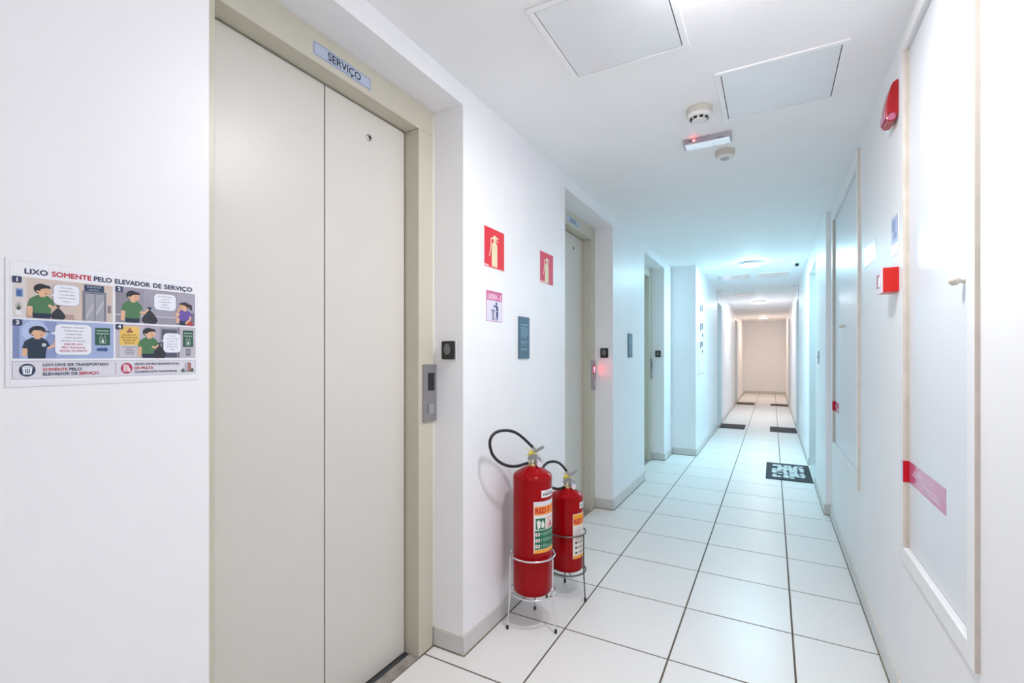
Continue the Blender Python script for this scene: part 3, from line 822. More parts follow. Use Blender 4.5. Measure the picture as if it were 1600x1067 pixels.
# ------------------------------------------------------------------ laminated comic notice on the left wall
def comic():
    Y0, Y1, Z0, Z1 = .284, .588, 1.187, 1.406
    t = thing('comic_notice', (WL, Y0, Z0), 'laminated comic notice about taking rubbish by the service elevator', 'poster')
    q = MB(); q.box(WL, WL + .0016, Y0, Y1, Z0, Z1, LAMIN); q.build('laminate', t, bevel=.0006)
    q = MB(); q.box(WL + .0016, WL + .0020, Y0 + .0055, Y1 - .0055, Z0 + .0055, Z1 - .006, PAPER); q.build('paper_sheet', t)
    fx = WL + .00205
    NAVY, REDI, SKIN, DK, GREEN = '#34405e', '#c23a50', '#e4b694', '#262a34', '#4c7c54'
    # headline
    p = Print(on_x(fx, 0, 0)); p.layer(1)
    hz = 1.3815
    for wd, a, b, c in (('LIXO', .3075, .3365, NAVY), ('SOMENTE', .3425, .3975, REDI), ('PELO', .4020, .4290, NAVY), ('ELEVADOR', .4345, .4935, NAVY), ('DE', .4995, .5140, NAVY), ('SERVIÇO', .5195, .5740, NAVY)):
        p.text(wd, a, hz, b - a, .0085, c, bold=.0005)
    p.build('headline', t)

    def panel(y0, y1, z0, z1, num, draw):
        W, H = y1 - y0, z1 - z0
        p = Print(on_x(fx, y0, z0))
        X = lambda a: a * W
        V = lambda a: (1 - a) * H
        draw(p, X, V, W, H)
        p.layer(9); p.rrect(0, V(.155), X(.082), V(0), .0015, NAVY)
        p.layer(10); p.text(num, X(.041), V(.125), 0, .0065, '#e8ecf4', 'c', bold=.0004)
        p.build('comic_panel', t)

    def figure(p, X, V, hx, hy, shirt, face=1, hair=DK, cap=False, pants='#22304a', arm=None, woman=False, s=1.0):
        """generic cartoon person: head centre (hx, hy) in panel fractions."""
        rx, ry = .062 * s, .125 * s
        f = face
        p.layer(3)
        # far arm, body, trousers
        bx = hx - .02 * f
        p.poly([(X(bx - .085 * s), V(hy + .25 * s)), (X(bx - .13 * s), V(hy + .42 * s)), (X(bx - .135 * s), V(.93)), (X(bx - .095 * s), V(.95)), (X(bx - .08 * s), V(hy + .45 * s))], SKIN)
        p.layer(4)
        p.poly([(X(bx - .045 * s), V(hy + .13 * s)), (X(bx + .05 * s), V(hy + .13 * s)), (X(bx + .10 * s), V(hy + .22 * s)), (X(bx + .125 * s), V(hy + .36 * s)), (X(bx + .09 * s), V(hy + .40 * s)), (X(bx + .085 * s), V(.87)), (X(bx - .085 * s), V(.87)), (X(bx - .085 * s), V(hy + .42 * s)), (X(bx - .135 * s), V(hy + .41 * s)), (X(bx - .11 * s), V(hy + .23 * s))], shirt)
        p.poly([(X(bx - .085 * s), V(.87)), (X(bx + .085 * s), V(.87)), (X(bx + .08 * s), V(.995)), (X(bx - .08 * s), V(.995))], pants)
        p.poly([(X(bx - .025 * s), V(hy + .08 * s)), (X(bx + .035 * s), V(hy + .08 * s)), (X(bx + .03 * s), V(hy + .17 * s)), (X(bx - .02 * s), V(hy + .17 * s))], SKIN)
        p.layer(5)
        p.ell(X(hx - .025 * f * s), V(hy - .03 * s), X(rx * 1.12), V(0) - V(ry * 1.05), hair, 18)
        p.layer(6)
        p.ell(X(hx), V(hy + .01 * s), X(rx), V(0) - V(ry), SKIN, 20)
        p.ell(X(hx - rx * .98 * f), V(hy + .03 * s), X(.012 * s), V(0) - V(.03 * s), SKIN, 10)
        p.layer(7)
        if cap:
            p.ell(X(hx - .01 * f), V(hy - .06), X(rx * 1.15), V(0) - V(.115), '#1f2a3c', 18, 0, PI)
            p.poly([(X(hx + .03 * f), V(hy - .07)), (X(hx + .105 * f), V(hy - .035)), (X(hx + .095 * f), V(hy - .01)), (X(hx + .02 * f), V(hy - .035))], '#1f2a3c')
        else:
            p.poly([(X(hx - rx * 1.15 * f), V(hy + .01 * s)), (X(hx - rx * 1.2 * f), V(hy - .10 * s)), (X(hx - .02 * f), V(hy - .15 * s)), (X(hx + rx * .9 * f), V(hy - .12 * s)), (X(hx + rx * 1.1 * f), V(hy - .05 * s)), (X(hx + .02 * f), V(hy - .055 * s)), (X(hx - .025 * f), V(hy - .03 * s)), (X(hx - .04 * f), V(hy + .02 * s))], hair)
            if woman:
                p.poly([(X(hx - .06 * f), V(hy - .10)), (X(hx - .12 * f), V(hy - .06)), (X(hx - .125 * f), V(hy + .12)), (X(hx - .09 * f), V(hy + .08)), (X(hx - .08 * f), V(hy - .02))], hair)
        for e in (.010, .040):
            p.ell(X(hx + e * f), V(hy + .00 * s), X(.0045), V(0) - V(.012), DK, 8)
        p.poly([(X(hx + .005 * f), V(hy + .065 * s)), (X(hx + .036 * f), V(hy + .060 * s)), (X(hx + .022 * f), V(hy + .085 * s))], '#a8483c')
        if arm:
            p.layer(8)
            p.line([(X(a), V(b)) for a, b in arm], .0042 * s, SKIN)
            p.ell(X(arm[-1][0]), V(arm[-1][1]), .0026, .0026, SKIN, 10)

    def bag(p, X, V, u, v0, v1, w):
        p.layer(6)
        h = v1 - v0
        p.poly([(X(u), V(v0 + .10 * h)), (X(u + w * .35), V(v0 + .28 * h)), (X(u + w * .75), V(v0 + .52 * h)), (X(u + w), V(v0 + .80 * h)), (X(u + w * .7), V(v1)), (X(u - w * .7), V(v1)), (X(u - w), V(v0 + .80 * h)), (X(u - w * .75), V(v0 + .52 * h)), (X(u - w * .35), V(v0 + .28 * h))], '#2c323b')
        p.poly([(X(u), V(v0 + .14 * h)), (X(u - w * .35), V(v0 - .02 * h)), (X(u - w * .1), V(v0 - .06 * h)), (X(u + w * .35), V(v0 - .02 * h))], '#2c323b')

    def bubble(p, X, V, u0, v0, u1, v1, lines, col='#3c4458', red=0, tail=None, sz=.0026):
        p.layer(5)
        p.rrect(X(u0) - .0004, V(v1) - .0004, X(u1) + .0004, V(v0) + .0004, .0085, '#6d7488', 7)
        if tail: p.poly([(X(a), V(b)) for a, b in tail], '#eef0fa')
        p.layer(6)
        p.rrect(X(u0), V(v1), X(u1), V(v0), .0082, '#eef0fa', 7)
        p.layer(7)
        n = len(lines)
        for i, s in enumerate(lines):
            v = v0 + (v1 - v0) * (i + 1.05) / (n + 1.1)
            p.text(s, X((u0 + u1) / 2), V(v) - sz * .2, 0, sz, REDI if i >= n - red else col, 'c', bold=(.00012 if i >= n - red else 0))

    def green_sign(p, X, V, u0, v0, u1, v1):
        p.layer(3); p.rrect(X(u0), V(v1), X(u1), V(v0), .0006, '#2c5f4c')
        p.layer(4)
        for i, s in enumerate(('ELEVADOR', 'DE SERVIÇO')):
            p.text(s, X((u0 + u1) / 2), V(v0 + (v1 - v0) * (.20 + .17 * i)), X(u1 - u0) * .80, .0020, '#d4e6dc', 'c', bold=.00012)
        cu, w, hh = (u0 + u1) / 2, (u1 - u0), (v1 - v0)
        p.frame(X(cu - w * .2), V(v0 + hh * .90), X(cu + w * .2), V(v0 + hh * .56), .0005, '#e2eee8')
        p.ell(X(cu), V(v0 + hh * .66), .0011, .0011, '#e2eee8', 10); p.rrect(X(cu - w * .09), V(v0 + hh * .86), X(cu + w * .09), V(v0 + hh * .72), .0004, '#e2eee8')
        for s in (-1, 1):
            p.poly([(X(cu + s * w * .13) - .0008, V(v0 + hh * .50)), (X(cu + s * w * .13) + .0008, V(v0 + hh * .50)), (X(cu + s * w * .13), V(v0 + hh * .43))], '#e2eee8')

    def d1(p, X, V, W, H):
        p.layer(1); p.rrect(0, 0, W, H, .0015, '#d5c4bc')
        p.layer(2); p.rrect(0, X(0), X(.125), H, .001, '#dcd6d4'); p.rect(X(.125), 0, X(.60), V(.86), '#b99f98'); p.rect(X(.58), V(.97), X(.66), V(.10), '#d9c6b8')
        p.rect(X(.03), V(.50), X(.095), V(.29), '#8fa6cc'); p.rrect(X(.03), V(.93), X(.082), V(.82), .0006, '#ecebf0')
        p.layer(3); p.rect(X(.038), V(.48), X(.085), V(.33), '#4a6aa8')
        for a, b in ((-.038, -.10), (-.022, -.17), (0, -.22), (.022, -.17), (.038, -.10), (-.03, -.03), (.03, -.03)):
            p.poly([(X(.056 - .006), V(.82)), (X(.056 + a), V(.78 + b)), (X(.056 + .006), V(.82))], '#43604c')
        p.rrect(X(.665), V(1), X(.925), V(.20), .0006, '#83858f'); p.rrect(X(.685), V(.21), X(.90), V(.035), .0006, '#2f4660')
        p.layer(4); p.rect(X(.69), V(1), X(.905), V(.25), '#5f6270')
        for i, s in enumerate(('ELEVADOR', 'SOCIAL')): p.text(s, X(.7925), V(.105 + .08 * i), X(.15 if i == 0 else .11), .0028, '#a8bccc', 'c', bold=.0001)
        p.layer(5); p.rect(X(.695), V(1), X(.795), V(.265), '#a6a6b2'); p.rect(X(.803), V(1), X(.90), V(.265), '#a6a6b2')
        p.layer(6); p.poly([(X(.705), V(.85)), (X(.785), V(.50)), (X(.785), V(.62)), (X(.705), V(.97))], '#bcbcc8'); p.poly([(X(.81), V(.75)), (X(.895), V(.40)), (X(.895), V(.52)), (X(.81), V(.87))], '#bcbcc8')
        p.rrect(X(.94), V(.76), X(.978), V(.55), .0004, '#8b8690')
        figure(p, X, V, .285, .29, GREEN, 1, arm=[(.335, .66), (.37, .72), (.415, .69)])
        bag(p, X, V, .42, .66, 1.0, .075)
        bubble(p, X, V, .375, .10, .635, .63, ['Vou descer', 'rapidinho com', 'esse lixo pelo', 'elevador social', 'mesmo...'], tail=[(.375, .36), (.352, .39), (.385, .43)])
    panel(.292, .431, 1.3055, 1.3755, '1', d1)

    def d2(p, X, V, W, H):
        p.layer(1); p.rrect(0, 0, W, H, .0015, '#9c97a6')
        p.layer(2); p.rect(0, 0, X(.25), V(.16), '#8d8996'); p.rect(X(.33), V(.80), X(.74), V(.03), '#a5a1b0'); p.rect(X(.0), V(.80), X(.78), V(.77), '#c9c8d4'); p.rect(X(.75), V(.60), X(.99), V(.02), '#a9a6b6'); p.rect(X(.75), V(.98), X(.99), V(.60), '#777388')
        for uu in (.345, .385):
            p.line([(X(uu), V(.55)), (X(uu + .012), V(.46)), (X(uu), V(.38)), (X(uu + .012), V(.30))], .0007, '#7d7b80')
        figure(p, X, V, .215, .25, GREEN, 1, arm=[(.29, .68), (.33, .72), (.375, .62)])
        bag(p, X, V, .40, .54, 1.0, .10)
        bubble(p, X, V, .455, .10, .735, .58, ['Que mau cheiro', 'e sujeira!', 'Isso prejudica', 'todos os', 'moradores.'])
        figure(p, X, V, .835, .42, '#6a54a4', -1, hair='#43323a', woman=True, arm=[(.78, .66), (.735, .76), (.775, .52)], s=.85)
        p.layer(8); p.poly([(X(.87), V(.995)), (X(.89), V(.90)), (X(.95), V(.86)), (X(.975), V(.995))], '#b2433c'); p.line([(X(.93), V(.72)), (X(.925), V(.82)), (X(.87), V(.93))], .0036, SKIN)
    panel(.435, .580, 1.3062, 1.3768, '2', d2)

    def d3(p, X, V, W, H):
        p.layer(1); p.rrect(0, 0, W, H, .0015, '#a3b4dc')
        p.layer(2); p.rect(X(.0), V(.98), X(.06), V(.16), '#8390bc'); p.rect(X(.28), V(.98), X(.40), V(.02), '#8e9cc8'); p.ell(X(.2), V(.30), X(.12), V(0) - V(.28), '#b8c8ea')
        figure(p, X, V, .235, .32, '#24384c', 1, cap=True, pants='#24384c', arm=[(.325, .72), (.375, .66), (.40, .50)])
        p.layer(8); p.rrect(X(.262), V(.68), X(.30), V(.60), .0006, '#c9d2de')
        bubble(p, X, V, .385, .07, .755, .90, ['Atenção, morador!', 'O lixo deve ser', 'transportado', 'somente pelo', 'elevador de serviço.', 'DESCER LIXO', 'PELO ELEVADOR', 'SOCIAL DÁ MULTA!'], red=3, tail=[(.385, .28), (.345, .33), (.39, .37)], sz=.0030)
        green_sign(p, X, V, .795, .13, .958, .62)
        p.layer(3); p.poly([(X(.815), V(.71)), (X(.90), V(.71)), (X(.90), V(.675)), (X(.94), V(.745)), (X(.90), V(.82)), (X(.90), V(.78)), (X(.815), V(.78))], '#34588e')
    panel(.2925, .4322, 1.2352, 1.3022, '3', d3)

    def d4(p, X, V, W, H):
        p.layer(1); p.rrect(0, 0, W, H, .0015, '#c2bcc8')
        p.layer(2); p.rect(X(.34), V(.985), X(.52), V(.02), '#b0abbc'); p.rect(X(.52), V(.99), X(.775), V(.04), '#9a96a6'); p.rect(X(.05), V(.955), X(.265), V(.60), '#cfcad4')
        p.layer(3); p.rect(X(.545), V(.99), X(.745), V(.10), '#565a6a'); p.rect(X(.765), V(.99), X(.778), V(.02), '#5c5664'); p.rect(X(.045), V(.62), X(.27), V(.06), '#e9c466')
        p.layer(4); p.poly([(X(.12), V(.245)), (X(.20), V(.245)), (X(.16), V(.09))], '#8e4a34')
        p.rrect(X(.865), V(.93), X(.93), V(.71), .0004, '#827d8a')
        for i, s in enumerate(('DESCER LIXO', 'PELO ELEVADOR', 'SOCIAL DÁ', 'MULTA!')): p.text(s, X(.1575), V(.335 + .08 * i), X((.16, .19, .14, .11)[i]), .0027, '#7a5a2c', 'c', bold=.0001)
        for i, (a, b) in enumerate(((.07, .25), (.12, .20), (.10, .22), (.10, .22), (.11, .21))): p.rect(X(a), V(.685 + .052 * i), X(b), V(.665 + .052 * i), '#8c8794')
        p.layer(5); p.text('!', X(.16), V(.225), 0, .0058, '#ecd8a0', 'c')
        p.rect(X(.885), V(.86), X(.91), V(.77), '#a9a5b2')
        figure(p, X, V, .405, .24, GREEN, 1, arm=[(.43, .66), (.475, .68), (.51, .60)])
        bag(p, X, V, .515, .55, 1.0, .085)
        p.l0 = 7
        bubble(p, X, V, .565, .22, .795, .83, ['Entendi!', 'Vou usar sempre', 'o elevador de', 'serviço. É mais', 'correto e evita', 'multa.'], tail=[(.565, .42), (.54, .46), (.57, .50)], sz=.0024)
        green_sign(p, X, V, .825, .11, .965, .64)
    panel(.4352, .5812, 1.2358, 1.3028, '4', d4)

    # footer
    p = Print(on_x(fx, .292, 1.2005)); W, H = .2890, .0305
    p.layer(1); p.rect(0, 0, W, H, '#dedde6'); p.layer(2); p.frame(0, 0, W, H, .0006, '#8a8ea0')
    p.ell(.0185, .0150, .0105, .0112, '#2b3c58', 28); p.ell(.1615, .0150, .0098, .0108, '#b83a58', 28); p.rect(.1432, .004, .1440, .0265, '#b05a6a')
    p.layer(3)
    p.poly([(.0120, .0195), (.0250, .0195), (.0236, .0075), (.0134, .0075)], '#e8ecf4'); p.poly([(.0110, .0200), (.0260, .0200), (.0235, .0218), (.0195, .0228), (.0175, .0228), (.0135, .0218)], '#e8ecf4')
    p.poly([(.1560, .0085), (.1635, .0085), (.1655, .0105), (.1655, .0190), (.1630, .0222), (.1560, .0222)], '#f0dce2')
    p.layer(4)
    for u in (.0158, .0180, .0202): p.rect(u, .0095, u + .0012, .0172, '#2b3c58')
    for i in range(4): p.rect(.1575, .0105 + i * .003, .1635, .0113 + i * .003, '#b83a58')
    p.text('S', .1660, .0085, 0, .0062, '#f6e6ec', 'c', bold=.0005)
    p.layer(3)
    p.text('LIXO DEVE SER TRANSPORTADO', .0385, .0213, .0935, .0048, NAVY, bold=.00018)
    p.text('SOMENTE', .0385, .0130, .0330, .0050, REDI, bold=.0002); p.text('PELO', .0740, .0130, .0175, .0050, NAVY, bold=.0002)
    p.text('ELEVADOR DE', .0385, .0050, .0470, .0050, NAVY, bold=.0002); p.text('SERVIÇO.', .0880, .0050, .0300, .0050, REDI, bold=.0002)
    p.text('DESCER LIXO PELO ELEVADOR SOCIAL', .1745, .0212, .0820, .0040, NAVY, bold=.00012)
    p.text('DÁ MULTA.', .1745, .0130, .0340, .0048, REDI, bold=.0002)
    p.text('COLABORE E EVITE TRANSTORNOS', .1745, .0055, .0770, .0038, NAVY, bold=.00012)
    p.poly([(.268, .0065), (.268, .0245), (.2735, .0265), (.2735, .0065)], '#c9c4ca'); p.poly([(.2735, .0065), (.2735, .0265), (.2795, .0235), (.2795, .0065)], '#a0685c')
    p.rect(.259, .0052, .286, .0066, '#56685e'); p.ell(.2635, .008, .0034, .0040, '#5a6c62', 12); p.ell(.2822, .0085, .0030, .0044, '#5a6c62', 12)
    p.layer(4)
    for i in range(5):
        for u in (.2690, .2712): p.rect(u, .0095 + i * .003, u + .0011, .0110 + i * .003, '#7c8094')
        p.rect(.2752, .0095 + i * .0028, .2785, .0106 + i * .0028, '#c99a8c')
    p.build('footer_strip', t)
comic()

# ------------------------------------------------------------------ things on the ceiling
def smoke():
    x, y = -.292, 2.297
    t = thing('smoke_detector', (x, y, CH), 'cream smoke detector with dark slots above the emergency light', 'smoke detector')
    q = MB(); q.lathe((x, y, CH), [(.0560, 0), (.0565, -.004), (.0555, -.024), (.0530, -.028)], CREAMP, 40); q.build('base', t, smooth=35)
    q = MB(); q.lathe((x, y, CH), [(.0525, -.026), (.0520, -.034), (.0470, -.042), (.0400, -.0445)], mat('detector_white', (.80, .79, .76), .4), 40); q.build('head', t, smooth=35)
    q = MB(); q.lathe((x, y, CH), [(.033, -.0440), (.033, -.0530), (.029, -.056), (.002, -.0565)], mat('detector_white', (.80, .79, .76), .4), 36); q.build('cap', t, smooth=35)
    for k in range(9):
        a = 2 * PI * k / 9 + .2; u = Vector((math.cos(a), math.sin(a), 0)); s = Vector((-u.y, u.x, 0)); c = Vector((x, y, CH))
        q = MB(); pr = [c + u * .0405 + s * .0075 - Vector((0, 0, .0437)), c + u * .0405 - s * .0075 - Vector((0, 0, .0437)), c + u * .0332 - s * .0070 - Vector((0, 0, .0520)), c + u * .0332 + s * .0070 - Vector((0, 0, .0520))]
        q.prism(pr, tuple(u * .0012 - Vector((0, 0, .0008))), BLACKP); q.build('smoke_slot', t)
smoke()

def sensor():
    x, y = -.228, 2.838
    t = thing('motion_sensor', (x, y, CH), 'cream round motion sensor just beyond the emergency light', 'sensor')
    q = MB(); q.lathe((x, y, CH), [(.0500, 0), (.0505, -.004), (.0465, -.024), (.0420, -.030)], CREAMP, 40); q.build('base', t, smooth=35)
    q = MB(); q.lathe((x, y, CH), [(.0420, -.0295), (.0400, -.037), (.0280, -.041)], mat('detector_white', (.80, .79, .76), .4), 40); q.build('collar', t, smooth=35)
    q = MB(); q.lathe((x, y, CH), [(.0240, -.0405), (.0220, -.0440), (.0120, -.0470), (.001, -.048)], mat('sensor_lens', (.42, .42, .42), .3), 32); q.build('lens', t, smooth=50)
sensor()

def emergency():
    x0, x1, y0, y1 = -.410, -.181, 2.586, 2.662
    t = thing('emergency_light', ((x0 + x1) / 2, y0, CH), 'white emergency light bar with LED cells and red indicator', 'emergency light')
    q = MB(); q.box(x0, x1, y0, y1, CH - .028, CH, mat('lavender_grey_plastic', (.42, .40, .46), .4)); b = q.build('housing', t, bevel=.004)
    lens = mat('led_lens', (.90, .95, 1.0), .15, coat=.4, emit=(.75, .92, 1), estr=.2)  # weak added emission imitates lamp light caught by the cell reflectors
    q = MB(); q.prism([(x0 + .010, y0 + .004, CH - .028), (x1 - .006, y0 + .004, CH - .028), (x1 - .006, y1 - .003, CH - .028), (x0 + .010, y1 - .003, CH - .028)], (0, 0, -.004), lens); l = q.build('lens_cover', t, bevel=.0015)
    n = 10; wv = (x1 - x0 - .022) / n
    for i in range(n):
        for j in range(2):
            xa = x0 + .013 + i * wv; ya = y0 + .009 + j * .030
            q = MB(); z = CH - .032
            q.prism([(xa, ya, z), (xa + wv - .004, ya, z), (xa + wv - .004, ya + .026, z), (xa, ya + .026, z)], (0, 0, -.0035), lens)
            q.build('led_cell', l, bevel=.0015)
    yf = y0 - .0008
    q = MB(); q.lathe((x0 + .055, y0 + .001, CH - .014), [(.0035, 0), (.0035, .0025), (.001, .004)], mat('red_indicator', (.6, .02, .02), .3, emit=(1, .05, .04), estr=60), 14, (0, -1, 0)); q.build('red_indicator', t)
    q = MB(); q.box(x0 + .031, x0 + .044, yf, y0 + .002, CH - .017, CH - .012, BLACKP); q.build('test_switch', t)
    q = MB(); q.lathe((x0 + .020, y0 + .001, CH - .015), [(.0034, 0), (.0034, .002)], mat('dull_red_button', (.35, .10, .10), .4), 12, (0, -1, 0)); q.build('test_button', t)
    q = MB(); q.box(x0 + .165, x0 + .193, yf, y0 + .002, CH - .025, CH - .021, mat('grey_mark', (.2, .2, .24), .5)); q.build('latch', t)
emergency()

def dome_cam():
    x, y = .255, 6.545
    t = thing('dome_camera', (x, y, CH), 'small white dome camera with a black eye on the ceiling', 'camera')
    q = MB(); q.lathe((x, y, CH), [(.052, 0), (.052, -.010), (.046, -.020), (.036, -.028)], WHITEP, 32); q.build('base', t, smooth=35)
    q = MB(); q.lathe((x, y, CH - .040), [(.001, .022), (.014, .017), (.0205, .007), (.022, 0), (.0205, -.008), (.014, -.017), (.001, -.022)], BLACKP, 28); q.build('camera_eye', t, smooth=60)
dome_cam()

# ------------------------------------------------------------------ access panels in the right wall
FX, PX = WR - .010, .407
def access_panel(P, knob_y, knob_z, lab, label):
    t = thing('access_panel', (WR, (P['y0'] + P['y1']) / 2, P['z0']), label, 'access panel', 'tall access panels in the wall')
    y0, y1, i0, i1, z0, z1, a, b = (P[k] for k in ('y0', 'y1', 'i0', 'i1', 'z0', 'z1', 'iz0', 'iz1'))
    def piece(nm, ya, yb, za, zb, sides):
        # lip on the wall face plus the lining that runs back to the door leaf
        q = MB(); q.box(FX, WR, ya, yb, za, zb, FRAMEB)
        for f in range(len(q.f)):
            # faces turned towards the lobby entrance are bare beige edges
            pts = [q.v[i] for i in q.f[f]]
            if all(abs(p[1] - ya) < 1e-6 for p in pts) and 'n' in sides:
                q.m[f] = q.mi(EDGEB)
        return q
    piece('s', y0, i0, z0, z1, 'n').build('frame_stile', t, bevel=.0008)
    q = piece('s', i1, y1, z0, z1, 'n'); q.box(WR + .0005, PX + .012, i1, i1 + .009, a - .009, b + .009, EDGEB); q.build('frame_stile', t, bevel=.0006)
    q = piece('r', i0, i1, z0, a, ''); q.box(WR + .0005, PX + .012, i0 - .009, i1, a - .009, a, FRAMEB); q.build('frame_rail', t, bevel=.0006)
    q = piece('r', i0, i1, b, z1, ''); q.box(WR + .0005, PX + .012, i0 - .009, i1, b, b + .009, FRAMEB); q.build('frame_rail', t, bevel=.0006)
    q = MB(); q.box(PX, PX + .018, i0 + .002, i1 - .003, a + .003, b - .003, PANELW); d = q.build('panel_door', t, bevel=.001)
    q = MB(); q.box(PX + .019, PX + .025, i0 - .008, i1 + .008, a - .008, b + .008, DARK); q.build('shadow_gap', t)
    q = MB(); q.lathe((PX, knob_y, knob_z), [(.0085, 0), (.0080, .002), (.0052, .006), (.0060, .008), (.0098, .012), (.0118, .017), (.0114, .022), (.0088, .0265), (.0045, .0295), (.001, .030)], WOOD, 24, (-1, 0, 0)); q.build('knob', d, smooth=60)
    # folded red seal sticker: door face (glare painted in as pink), frame lining and frame face
    yb, za, zb, wf = lab
    q = Print(lambda u, v, l: (PX - .0003 - l, i1 - .003 - u, za + v)); L = i1 - .003 - yb; Hh = zb - za
    pink = mat('seal_sticker_glare', (.60, .16, .30), .16)
    q.layer(1); q.rect(0, 0, L, Hh, pink)
    q.layer(2); c = '#e6cfe4'
    for v, a0, a1 in ((.62, .14, .42), (.46, .10, .50), (.34, .42, .88), (.20, .45, .88)):
        u = a0
        while u < a1:
            e = min(u + random.uniform(.03, .07), a1)
            q.rect(L * u, Hh * v, L * e, Hh * (v + .085), c); u = e + .012
    o = q.build('seal_sticker', t)
    q = Print(lambda u, v, l: (FX + u, i1 - .0008 - l, za + v)); q.layer(1); q.rect(0, 0, PX - FX, Hh, mat('seal_sticker_bright', (.62, .0, .012), .35)); q.build('seal_sticker_fold', t)
    q = Print(lambda u, v, l: (FX - .0004 - l, i1 + u, za + v)); q.layer(1); q.rect(0, 0, wf, Hh, '#d9d3ee'); q.build('seal_sticker_end', t)
access_panel(PAN[0], 1.530, 1.423, (1.668, .811, .883, .022), 'tall white access panel with oval knob and red seal sticker with painted pink glare, nearest')
access_panel(PAN[1], 3.720, 1.432, (3.99, .835, .905, .010), 'tall white access panel farther along, beside the wall step')

# ------------------------------------------------------------------ alarm devices and papers on the right wall
def call_point():
    y0, y1, z0, z1 = 2.166, 2.254, 1.473, 1.562
    x1, x0 = WR, .3475
    t = thing('fire_call_point', (WR, y0, z0), 'red box fire call point with pale front beside the access panel', 'call point')
    q = MB(); q.box(x0 + .006, x1, y0, y1, z0, z1, ALARM); q.build('box', t, bevel=.002)
    q = MB(); q.box(x0, x0 + .006, y0 - .001, y1 + .001, z0 - .002, z1 + .001, PALEP); fr = q.build('front_cover', t, bevel=.0015)
    q = MB(); q.box(x0 - .004, x0, y0 + .010, y0 + .030, z0 + .020, z0 + .058, WHITEP); q.build('pull_tab', fr, bevel=.001)
    q = MB(); q.box(x0 - .0012, x0, y0 + .034, y1 - .014, z0 + .020, z1 - .020, mat('call_glass', (.55, .06, .08), .1)); q.build('press_window', fr, bevel=.0005)
call_point()

def siren():
    y0, y1 = 2.172, 2.262
    t = thing('fire_siren', (WR, y0, 2.095), 'red wedge shaped fire siren high on the wall', 'siren')
    q = MB()
    x = WR
    prof = [(x, 2.243), (x - .006, 2.243), (x - .016, 2.236), (x - .022, 2.224), (x - .030, 2.190), (x - .0352, 2.160), (x - .0365, 2.140), (x - .0365, 2.112), (x - .0345, 2.102), (x - .028, 2.096), (x - .012, 2.096), (x - .006, 2.105), (x, 2.124)]
    q.prism([(a, y0, b) for a, b in prof], (0, y1 - y0, 0), ALARM2); q.build('horn_body', t, bevel=.004)
    q = MB(); q.prism([(x - .037, y0 + .002, 2.140), (x - .037, y1 - .002, 2.140), (x - .037, y1 - .002, 2.108), (x - .037, y0 + .002, 2.108)], (-.0025, 0, 0), mat('siren_lens', (.55, .16, .28), .2)); q.build('strobe_lens', t, bevel=.001)
    q = MB(); q.prism([(x - .028, y0 - .0006, 2.122), (x - .012, y0 - .0006, 2.124), (x - .008, y0 - .0006, 2.108), (x - .014, y0 - .0006, 2.0985), (x - .028, y0 - .0006, 2.0985), (x - .033, y0 - .0006, 2.106)], (0, -.0012, 0), mat('siren_lens', (.55, .16, .28), .2)); q.build('side_window', t, bevel=.0005)
    q = MB(); q.box(x - .0302, x - .0270, y0 - .0032, y0 - .0004, 2.119, 2.124, BLACKP); q.build('screw', t)
siren()

def wall_sheet(name, y0, y1, z0, z1, m, label, cat, art=None):
    t = thing(name, (WR, y0, z0), label, cat)
    q = MB(); q.box(WR - .002, WR, y0, y1, z0, z1, m); q.build('sheet', t, bevel=.0004)
    if art:
        p = Print(lambda u, v, l: (WR - .0021 - l, y1 - u, z0 + v)); art(p, y1 - y0, z1 - z0); p.build('print', t)
GLOSSW = mat('glossy_white_sheet', (.88, .89, .92), .22)
wall_sheet('white_sign', 2.602, 2.890, 1.671, 1.765, GLOSSW, 'glossy blank white sign beside the second access panel', 'sign')
def art2(p, W, H):
    p.layer(1); p.rect(W * .05, H * .28, W * .95, H * .96, '#b9bddd')
    p.layer(2); p.rect(W * .12, H * .62, W * .6, H * .90, '#8d93c4'); p.rect(W * .2, H * .40, W * .85, H * .52, '#a4a9d0'); p.ell(W * .55, H * .5, W * .2, H * .1, '#8a90c0')
wall_sheet('paper_notice', 2.172, 2.280, 1.616, 1.761, GLOSSW, 'lilac printed paper notice above the red call point', 'notice', art2)

def switch():
    y, z = 5.047, 1.229
    t = thing('wall_switch', (WR2, y, z), 'slim grey doorbell plate between the wall step and pebble doormat', 'switch')
    q = MB(); q.box(WR2 - .009, WR2, y - .037, y + .037, z - .058, z + .058, mat('grey_white_plastic', (.55, .57, .58), .4)); q.build('plate', t, bevel=.002)
    q = MB(); q.box(WR2 - .013, WR2 - .009, y - .012, y + .012, z - .012, z + .012, mat('bell_button', (.35, .36, .37), .4)); q.build('push_button', t, bevel=.001)
switch()

